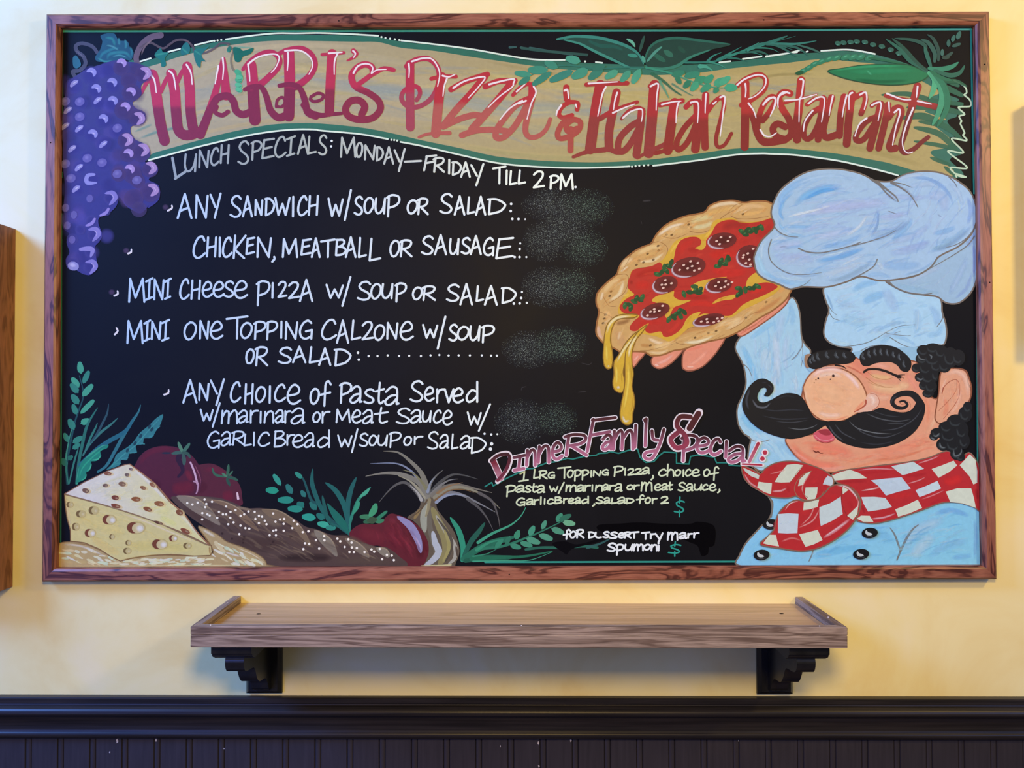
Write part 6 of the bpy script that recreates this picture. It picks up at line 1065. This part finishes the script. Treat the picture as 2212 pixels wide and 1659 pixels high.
# middle herbs
A.begin(); A.frame(*B2)
mid_l = [(185, 430, 130, 350, 42, '2f9086'), (160, 480, 75, 475, 54, '22907e'), (280, 500, 245, 440, 50, '276f70'), (395, 530, 370, 490, 40, '276f70'), (290, 560, 180, 560, 56, '24857c'), (380, 620, 345, 595, 60, '20706c'), (370, 640, 265, 635, 54, '24857c'), (490, 640, 450, 590, 50, '236c6a'), (480, 715, 390, 705, 60, '28948a'), (560, 720, 510, 690, 50, '1f6a68'), (600, 780, 520, 765, 50, '38a092'), (660, 800, 590, 800, 44, '2a7f78')]
for x0, y0, x1, y1, w, c in mid_l: A.st([(x0, y0), (x0 * .6 + x1 * .4, y0 * .6 + y1 * .4), (x1, y1)], w, c, 1, .3, .75, mid=1.1)
for t, w, c in (('780,860 700,800 580,690 520,600 450,560 380,380 320,330', 26, '1d5258'), ('320,330 370,370', 40, '2f8a80'), ('600,720 540,640 480,500 455,400 462,290', 40, '1f5e60'), ('770,780 730,600 660,480 570,410', 46, '1f6264'), ('770,800 765,620 790,480 838,365', 44, '205e62'), ('780,780 820,640 870,540 965,450', 26, '2d7f70'), ('640,780 590,720 560,600 545,520', 34, '1f5a5a'), ('780,860 720,810 620,760', 20, '1f5e5e'), ('780,860 790,720 820,640', 20, '2d7a72')): A.st(t, w, c, .95, .7, .1, mid=1)
A.poly('585,590 650,640 720,710 760,780 770,850 700,790 640,720', '17665f'); A.poly('800,690 830,600 850,560 870,580 860,630 820,680', '349078'); A.poly('870,540 890,500 960,450 930,510', '44a088')
A.end('herb_sprig', sign, 'teal herb bunch behind the bread')
# right bottom herbs
A.begin(); A.frame(*B2)
for t, w, c in (('1755,1080 1760,960 1720,820 1650,710', 50, '2f8f78'), ('1770,1040 1830,920 1900,830 1950,755', 46, '1f5a50'), ('1760,1070 1900,980 2050,920 2212,880', 60, '236a58'), ('1780,1085 1950,1060 2100,1060 2212,1050', 50, '1c5a4a')): A.st(t, w, c, .95, .7, .1, mid=1)
A.frame(*D1)
for t, w, c in (('10,1150 120,1080 270,1010 350,940 390,870', 30, '3f9a80'), ('0,1200 200,1180 400,1110 560,1040 700,970', 30, '2a7460'), ('-40,1280 150,1270 380,1260 600,1220', 44, '1f6852'), ('0,1210 100,1150 210,1125', 30, '338a70'), ('-30,1300 200,1295 420,1290 600,1225', 14, '3f9a80'), ('-30,1260 80,1240 160,1200', 16, '2f8068')): A.st(t, w, c, .95, .9, .2)
for q in ((150, 1190, 200, 1130, 34, '2f806a'), (230, 1160, 260, 1110, 36, '2a705e'), (310, 1120, 330, 1065, 44, '38876e'), (420, 1090, 450, 1030, 44, '40907a'), (520, 1040, 545, 985, 36, '488f7a'), (640, 980, 670, 930, 44, '3a8a72'), (660, 970, 740, 935, 40, '2a6a58'), (690, 990, 770, 1000, 44, '6aa888'), (600, 1040, 680, 1070, 46, '4a8f78'), (500, 1090, 590, 1120, 46, '4c927c'), (400, 1120, 490, 1150, 46, '4a907a'), (350, 1150, 430, 1175, 40, '3f8a74'), (270, 1170, 340, 1190, 40, '35806c')): A.st([(q[0], q[1]), (q[0] * .6 + q[2] * .4, q[1] * .6 + q[3] * .4), (q[2], q[3])], q[4], q[5], 1, .3, .7, mid=1.1)
A.st('390,1205 520,1190 700,1190 850,1180 960,1190', 34, '256456', .95, .6, .6); A.st('880,1190 980,1160 1060,1120', 30, '2c5a5c', .9, .8, .3)
A.end('herb_sprig', sign, 'teal herb sprigs spreading right of the garlic')

# ------------------------------------------------------------------ tomatoes
A.begin(); A.frame(*B1)
A.poly('1200,300 1280,250 1380,255 1500,330 1590,430 1612,540 1600,610 1400,600 1180,560', '54202f')
for t, w, c in (('1280,300 1400,300 1500,380', 60, '66243a'), ('1440,540 1540,510', 110, '6e2036'), ('1230,420 1300,480', 120, '4c1c2c')): A.st(t, w, c, .8, soft=2)
A.st('1570,500 1578,550', 26, 'd8b8d0', 1, .6, .8)
for t, w, c in (('1355,285 1380,340 1470,360', 22, '35604e'), ('1495,255 1490,310 1480,360', 26, '35604e'), ('1480,360 1530,370 1575,390', 26, '2f5548'), ('1480,370 1490,400 1505,435', 28, '2a4c42'), ('1440,330 1480,360', 20, '4a7a64'), ('1530,310 1500,350', 16, '3f6a58')): A.st(t, w, c, 1, .4, .4, mid=1)
A.end('tomato_painting', sign, 'smaller dark red tomato beside the bread')
A.begin(); A.frame(*B1)
A.poly('690,330 700,230 760,150 850,105 960,95 1060,110 1180,180 1250,290 1260,420 1220,520 1050,560 850,500', '4e1c30')
for t, w, c in (('720,260 800,160 940,115 1060,140', 60, '602038'), ('1000,450 1100,460 1200,420', 140, '6a2034'), ('800,420 900,480', 160, '42182c'), ('1130,300 1180,400', 60, '702438')): A.st(t, w, c, .8, soft=2)
A.st('1060,360 1100,300 1060,200 1110,170', 70, '221a34', .8, .3, .8)
A.st('1165,235 1200,320 1225,420', 26, 'c4a0c4', 1, .6, .7); A.st('1195,400 1230,415 1225,480 1215,505', 24, 'b48cb0', .9, .6, .5); A.st('1200,250 1250,370 1245,450', 10, '9a5a78', .8, soft=2)
for t, w, c in (('1005,160 1060,150 1110,150', 30, '3a5a58'), ('1060,60 1080,110 1100,150', 30, '4f7a68'), ('1160,70 1130,110 1100,150', 30, '3f6a60'), ('1090,150 1140,160 1160,190', 28, '33524c'), ('1100,160 1110,210 1110,250', 34, '3a5654'), ('920,155 990,155', 16, '20283c')): A.st(t, w, c, 1, .3, .6, mid=1)
A.end('tomato_painting', sign, 'dark red tomato behind the cheese')
A.begin(); A.frame(*B2)
A.poly('780,870 820,800 900,765 1000,770 1060,740 1130,680 1200,690 1300,730 1390,800 1450,900 1465,1000 1440,1110 1420,1150 1240,1150 1180,1040 1050,960 930,950', '5e1a28')
for t, w, c in (('860,830 960,860 1100,900', 140, '702432'), ('1100,760 1180,880 1240,980', 160, '6c2030'), ('1300,820 1380,940 1390,1080', 100, '481420'), ('1120,720 1180,760', 60, '742838'), ('1420,900 1450,1020', 30, '5a1420')): A.st(t, w, c, .8, soft=2)
A.st('1195,705 1300,780 1370,900 1395,1010', 62, '8e86b8', 1, .2, .3, mid=1.1); A.st('1330,860 1380,940 1400,990', 22, 'c0a8d0', .7, soft=2)
for t, w, c in (('880,705 950,710 990,740', 46, '3a7a5c'), ('910,750 960,740 1000,740', 40, '2f6048'), ('960,690 990,650 1005,605', 56, '3f9470'), ('1000,740 1050,700 1100,660', 30, '2f7a60'), ('1000,740 1040,745 1070,735', 36, '357a5c'), ('950,740 1000,730', 60, '38503a')): A.st(t, w, c, 1, .6, .6, mid=1)
A.streaks('840,830 1010,790 1150,700 1300,760 1420,920 1430,1100 1260,1100 1100,960 900,910', 40, 60, 150, 26, ['78283a', '501424', '6c2030', '842c3c'], .5, seed=16)
A.end('tomato_painting', sign, 'plump red tomato with a green stem')

# ------------------------------------------------------------------ bread loaf
A.begin(); A.frame(*B1)
A.poly('1000,550 1050,525 1200,525 1400,540 1530,580 1640,630 1780,630 1920,660 2060,720 2160,790 2260,815 2380,860 2520,875 2640,920 2760,960 2860,970 2960,1040 3010,1140 2400,1150 1780,1150 1700,1010 1500,930 1300,800 1130,680', '4e3c3a')
for t, w, c in (('1060,540 1250,550 1450,590', 50, '72605a'), ('1100,620 1250,720 1380,800', 80, '4a3634'), ('1300,620 1500,680 1640,800', 140, '5e4a46'), ('1650,680 1800,700 1960,780', 130, '74645a'), ('1500,900 1760,940 2000,940', 140, '453230'), ('1900,1060 2200,1060 2400,1060', 90, '2a1c1c'), ('2000,860 2150,900 2260,960', 120, '5a4640'), ('2380,900 2560,920 2720,1000', 110, '5e4a44'), ('2420,1090 2700,1080 2900,1100', 80, '54443f'), ('2600,940 2800,1000', 60, '6e5c54'), ('1560,620 1700,650', 30, '8a7668'), ('2200,850 2300,880', 50, '7a6a60')): A.st(t, w, c, .85, soft=2)
for q, c in (('1045,530 1140,525 1240,560 1340,640 1400,720 1420,780 1300,720 1150,630', '837672'), ('1340,560 1440,570 1560,620 1660,700 1760,830 1640,760 1520,650', '7c6455'), ('1780,640 1900,645 2000,690 2100,770 2180,880 2200,960 2120,880 2020,770 1860,710', '7a6656'), ('2235,820 2300,840 2380,900 2425,980 2430,1050 2340,980 2260,890', '847a74'), ('2500,890 2600,920 2690,1000 2710,1060 2620,1020 2540,950', '7c6e66'), ('2770,970 2850,980 2890,1030 2870,1060 2800,1020', '867c74')):
    A.poly(q, c, .9); A.frame(*B1)
    p = A.pts(q); f_ = A.fr; A.fr = (0, 0, 1); A.st(p[:len(p) // 2 + 1], 3.5, 'a8937f', .7, soft=2); A.fr = f_
for x, y, r in ((1630, 880, 14), (1620, 905, 14), (1525, 895, 12), (1880, 920, 14), (1860, 950, 10), (2030, 875, 18), (1440, 850, 14), (1620, 930, 10)): A.el(x, y, r, r, 0, '2c1c1c', .8, 1)
A.streaks('1010,560 1250,540 1640,650 1960,700 2260,840 2640,950 2960,1080 2900,1130 1800,1120 1600,950 1250,760', 110, 28, 170, 20, ['6a5650', '3e2e2c', '7c685c', '5a4844', '8c7866'], .5, seed=15)
br = A.end('bread_painting', sign, 'painted brown braided bread loaf')
A.begin(); A.frame(*B1)
sd = '1138,587 1182,600 1228,583 1288,556 1303,594 1293,622 1268,674 1312,684 1332,694 1267,728 1352,575 1474,616 1555,647 1512,663 1446,684 1474,684 1630,684 1599,697 1397,714 1412,663 1510,714 1667,660 1720,663 1757,697 1727,724 1492,770 1538,754 1598,781 1640,803 1674,808 1588,855 1757,760 1808,740 1823,770 1784,704 1880,677 1975,724 1940,728 1900,748 1971,766 2045,803 2057,740 2092,770 1882,826 1904,820 1972,826 1904,866 1850,865 2136,838 2185,830 2155,935 2192,940 2141,985'
A.dots(sd, 2.6, 'f2ece8')
A.frame(*B2)
A.dots('395,935 432,940 381,985 560,872 563,908 490,907 518,980 675,895 700,918 770,900 798,928 738,966 780,1010 818,1010 843,975 800,970 910,1010 970,988 993,1007 1042,983 1103,1035 1145,1040 1062,1072 1163,1080 425,830 330,770', 2.7, 'f2ece8')
A.end('seeds', br, 'white seeds on the crust')

# ------------------------------------------------------------------ garlic bulb
A.begin(); A.frame(*B2)
A.poly('1280,710 1350,660 1390,610 1400,540 1460,500 1520,560 1540,640 1600,720 1670,810 1710,900 1730,1010 1700,1100 1660,1150 1420,1150 1440,1090 1465,1000 1450,900 1390,800 1330,740', '5e5248')
for t, w, c in (('1440,600 1420,720 1430,830', 60, '9c9c94'), ('1480,620 1470,760 1500,900 1530,1010 1480,1090 1440,1120', 50, '6c645c'), ('1500,840 1520,930 1550,1010 1500,1080 1440,1120', 60, 'b0b4c8'), ('1500,640 1560,780 1610,880 1620,1000 1560,1110', 90, '8a805a'), ('1530,700 1620,850 1690,960 1690,1060 1640,1110', 40, 'a4a09c'), ('1540,720 1650,880 1660,980 1610,1090', 26, '4e4640'), ('1470,560 1440,700', 24, 'b0a890'), ('1390,640 1340,720', 30, '8c7450'), ('1600,820 1640,960 1590,1090', 30, '9a9060'), ('1400,1130 1560,1130 1660,1120', 20, 'c0b890'), ('1700,960 1715,1050', 20, '4a3c34')): A.st(t, w, c, .95, .4, .4, mid=1)
ST = (('1450,560 1445,450 1400,330 1310,230 1200,150 1075,138', 62, '7e7a74'), ('1430,450 1380,390 1300,300 1180,245 960,245', 26, '8088a8'), ('1440,520 1390,420 1290,360 1180,330 1060,330 920,355', 60, '807c78'), ('1420,540 1360,450 1290,390 1200,350', 36, '9a9486'), ('1410,560 1340,470 1260,410 1180,430 1110,490 1035,580', 40, '5a585c'), ('1400,560 1370,500 1300,430', 30, 'a8a4a8'), ('1440,460 1400,400 1330,330 1240,300', 30, '7c785e'), ('1460,500 1480,420 1530,350 1590,300', 34, '6c6a6c'), ('1455,490 1480,410 1520,360', 26, '8890a8'), ('1490,490 1560,410 1660,345 1760,345 1890,380', 36, '4e4e52'), ('1490,510 1560,440 1640,390 1720,378', 34, '7a787c'), ('1500,520 1600,450 1720,430 1860,460 2012,498', 44, '76706c'), ('1520,540 1620,470 1740,450 1880,490 2000,560 2080,635', 40, '8c8678'), ('1540,560 1640,500 1760,520 1900,590 2040,665', 40, '7c7c88'), ('1530,580 1600,530 1700,510 1800,530', 30, '8c94b0'), ('1800,550 1900,630 1970,720 2025,830', 30, '525056'), ('1900,500 2010,570 2060,690 2080,805', 30, '58545a'), ('1540,500 1640,440 1760,410', 24, '8a6c50'), ('1520,560 1640,480 1760,470 1860,500', 18, '7a5c40'))
for t, w, c in ST: A.st(t, w, c, .95, 1, .08)
A.st('1470,560 1460,640 1440,700', 40, '8c8068', .9, .8, .4); A.st('1450,560 1430,600 1380,660 1300,720', 20, '5a4838', .9, .8, .3)
A.end('garlic_painting', sign, 'painted bulb with grey and tan curling roots')

# ------------------------------------------------------------------ cheese wedge
A.begin(); A.frame(*B1)
A.poly('28,960 50,930 130,922 250,930 350,965 450,1010 560,1075 700,1045 1000,1020 1330,1035 1345,960 1235,800 1270,795 1400,860 1480,920 1620,970 1730,1020 1800,1070 1825,1120 1822,1150 20,1150', 'a99270', edge='7e6446', ew=8)
random.seed(3)
for i in range(150):
    x = random.uniform(40, 1780); top = 960 if x < 250 else (960 + (x - 250) * .33 if x < 560 else (1060 - (x - 560) * .03 if x < 1340 else 870 + (x - 1300) * .42))
    y = random.uniform(top + 15, 1120)
    if y > 1120: continue
    an = 15 if x < 560 else (30 if x > 1340 else -4)
    A.el(x, y, random.uniform(20, 55), random.uniform(6, 14), an + random.uniform(-12, 12), random.choice(('d8d2c8', 'c4b49a', 'b8c4b8', 'e4e0e0', 'b09a74', 'cfc8ae', 'dcdccc')), .9, 0, 8)
for t, w, c in (('130,935 260,945 380,990 500,1060 560,1085', 18, '7e5c38'), ('560,1085 700,1055 900,1035 1200,1050', 16, '7a5834'), ('1240,810 1330,940 1345,1020', 18, '8a6844'), ('60,945 200,955 330,1000 450,1060', 24, 'd0c8cc'), ('1270,815 1380,880', 30, 'e0d8d8'), ('1460,1010 1600,1050', 24, 'd4ccd4'), ('1560,970 1700,1030 1790,1090', 14, 'd8c8b8'), ('40,1130 600,1130 1200,1125 1800,1125', 14, 'd4cca8')): A.st(t, w, c, .85, soft=2)
A.end('cheese_crumbs', sign, 'pale crumbly bed under the cheese')
A.begin(); A.frame(*B1)
A.poly('78,512 250,560 480,620 700,690 900,760 1120,860 1345,955 1352,1010 1335,1040 1200,1045 1000,1030 820,1040 680,1060 560,1088 480,1050 380,985 250,930 130,915 128,820 100,720 85,620', 'c4b78a', sm=0, edge='7a5c40', ew=9)
for t, w, c, a in (('120,580 300,640 520,700 760,790', 60, 'd2c6a0', .8), ('160,700 400,760 600,860', 160, 'c4b686', .8), ('600,960 900,960 1200,980', 120, 'b8ac78', .8), ('300,860 420,960 560,1030', 80, 'bcaa7c', .8), ('90,540 110,680 135,800', 30, 'cfc0a8', .8), ('520,660 760,740 1000,840 1250,940', 26, 'd8cabc', .9), ('560,1080 700,1055 900,1030', 14, '8a6a3c', .8), ('1330,960 1335,1030', 20, '8a5f38', .9)): A.st(t, w, c, a, soft=2)
A.streaks('100,560 600,700 1300,960 1320,1020 700,1040 480,1030 150,900', 50, 18, 180, 22, ['d4c89c', 'b4a674', 'dcd0b0', 'c0b080'], .5, seed=13)
ch = A.end('cheese_painting', sign, 'painted wedge of holey yellow cheese')
A.begin(); A.frame(*B1)
A.poly('75,508 250,405 450,310 600,255 640,250 720,310 860,430 990,580 1110,680 1200,820 1330,955 1120,850 880,755 700,690 480,620 250,555', ('x', 'c9c4d2', 'cfc79c', 350, 950), sm=0, edge='7e5a4a', ew=8)
for t, w, c, a in (('250,470 450,380 600,310', 130, 'd2cfde', .8), ('500,420 600,360', 100, 'd4d0dc', .7), ('420,520 560,500 700,520', 90, 'cfcabc', .8), ('700,600 860,620 1000,680', 120, 'ccc698', .8), ('650,280 800,400 980,590', 40, 'd4cedc', .9), ('1000,620 1120,730 1240,870', 40, 'd0cac0', .9), ('900,700 1050,780', 60, 'c4c28c', .7), ('300,450 420,420', 60, 'd8d4e0', .7)): A.st(t, w, c, a, soft=2)
A.st('78,512 250,560 480,625 700,695 900,765 1120,865 1310,950', 16, '857058', .95, .5, .6); A.st('640,250 760,340 870,430 1000,580 1110,680 1210,820 1320,940', 10, '9a6a54', .9)
A.streaks('120,500 620,265 1000,600 1280,910 800,710 300,555', 50, -20, 150, 22, ['dcd8e6', 'c8c4c8', 'd8d2b0', 'cfcadc', 'e4e0ea'], .5, seed=14)
A.end('cheese_top', ch, 'paler top face of the cheese')
A.begin(); A.frame(*B1)
for x, y, a, b, r, c in ((260, 480, 36, 24, 20, '6e5048'), (430, 435, 28, 18, 0, '6a5450'), (575, 422, 38, 24, 10, '7a5c4c'), (618, 343, 24, 18, 10, '6a5858'), (650, 294, 22, 14, 20, '74626c'), (450, 332, 40, 18, 5, '7c4a3a'), (755, 455, 32, 18, 20, '84583c'), (835, 430, 34, 18, 40, '8a5a40'), (515, 540, 38, 24, 10, '6e3828'), (695, 553, 48, 24, 5, '84502c'), (895, 592, 50, 26, 10, '8a5a38'), (520, 612, 50, 20, 15, '78402c'), (795, 640, 46, 22, 20, '7e4c2c'), (1070, 668, 38, 28, 30, '7a4c34'), (890, 757, 50, 14, 18, '5c3a28'), (1120, 828, 52, 22, 25, '7c4430')):
    A.el(x + 12, y + 2, a, b, r, 'c0a884', .7); A.el(x, y, a * .85, b * .85, r, c); A.el(x + a * .3, y + b * .2, a * .4, b * .4, r, 'a8907c', .7, 1)
for x, y, a, b, hl in ((125, 600, 34, 28, 0), (220, 680, 46, 34, 0), (330, 650, 48, 40, 0), (465, 730, 64, 46, 1), (175, 790, 36, 36, 0), (300, 845, 52, 40, 1), (488, 878, 26, 26, 0), (695, 800, 84, 56, 1), (630, 930, 28, 26, 0), (620, 1000, 38, 30, 0), (902, 942, 74, 48, 1), (1018, 890, 40, 32, 1), (1140, 955, 40, 28, 0)):
    A.el(x, y, a, b, 0, 'a89870', .8); A.el(x - a * .3, y, a * .62, b * .86, 10, '6e3c26' if hl else '705a36'); A.el(x + a * .2, y + b * .05, a * .62, b * .78, -10, 'c0b08e' if hl else 'b4a47c')
    if hl: A.el(x + a * .42, y + b * .1, a * .46, b * .62, 0, 'dad6e6', .95, 1)
    else: A.el(x + a * .35, y + b * .1, a * .3, b * .4, 0, 'c8bca8', .8, 1)
A.end('cheese_holes', ch, 'brown shaded holes')
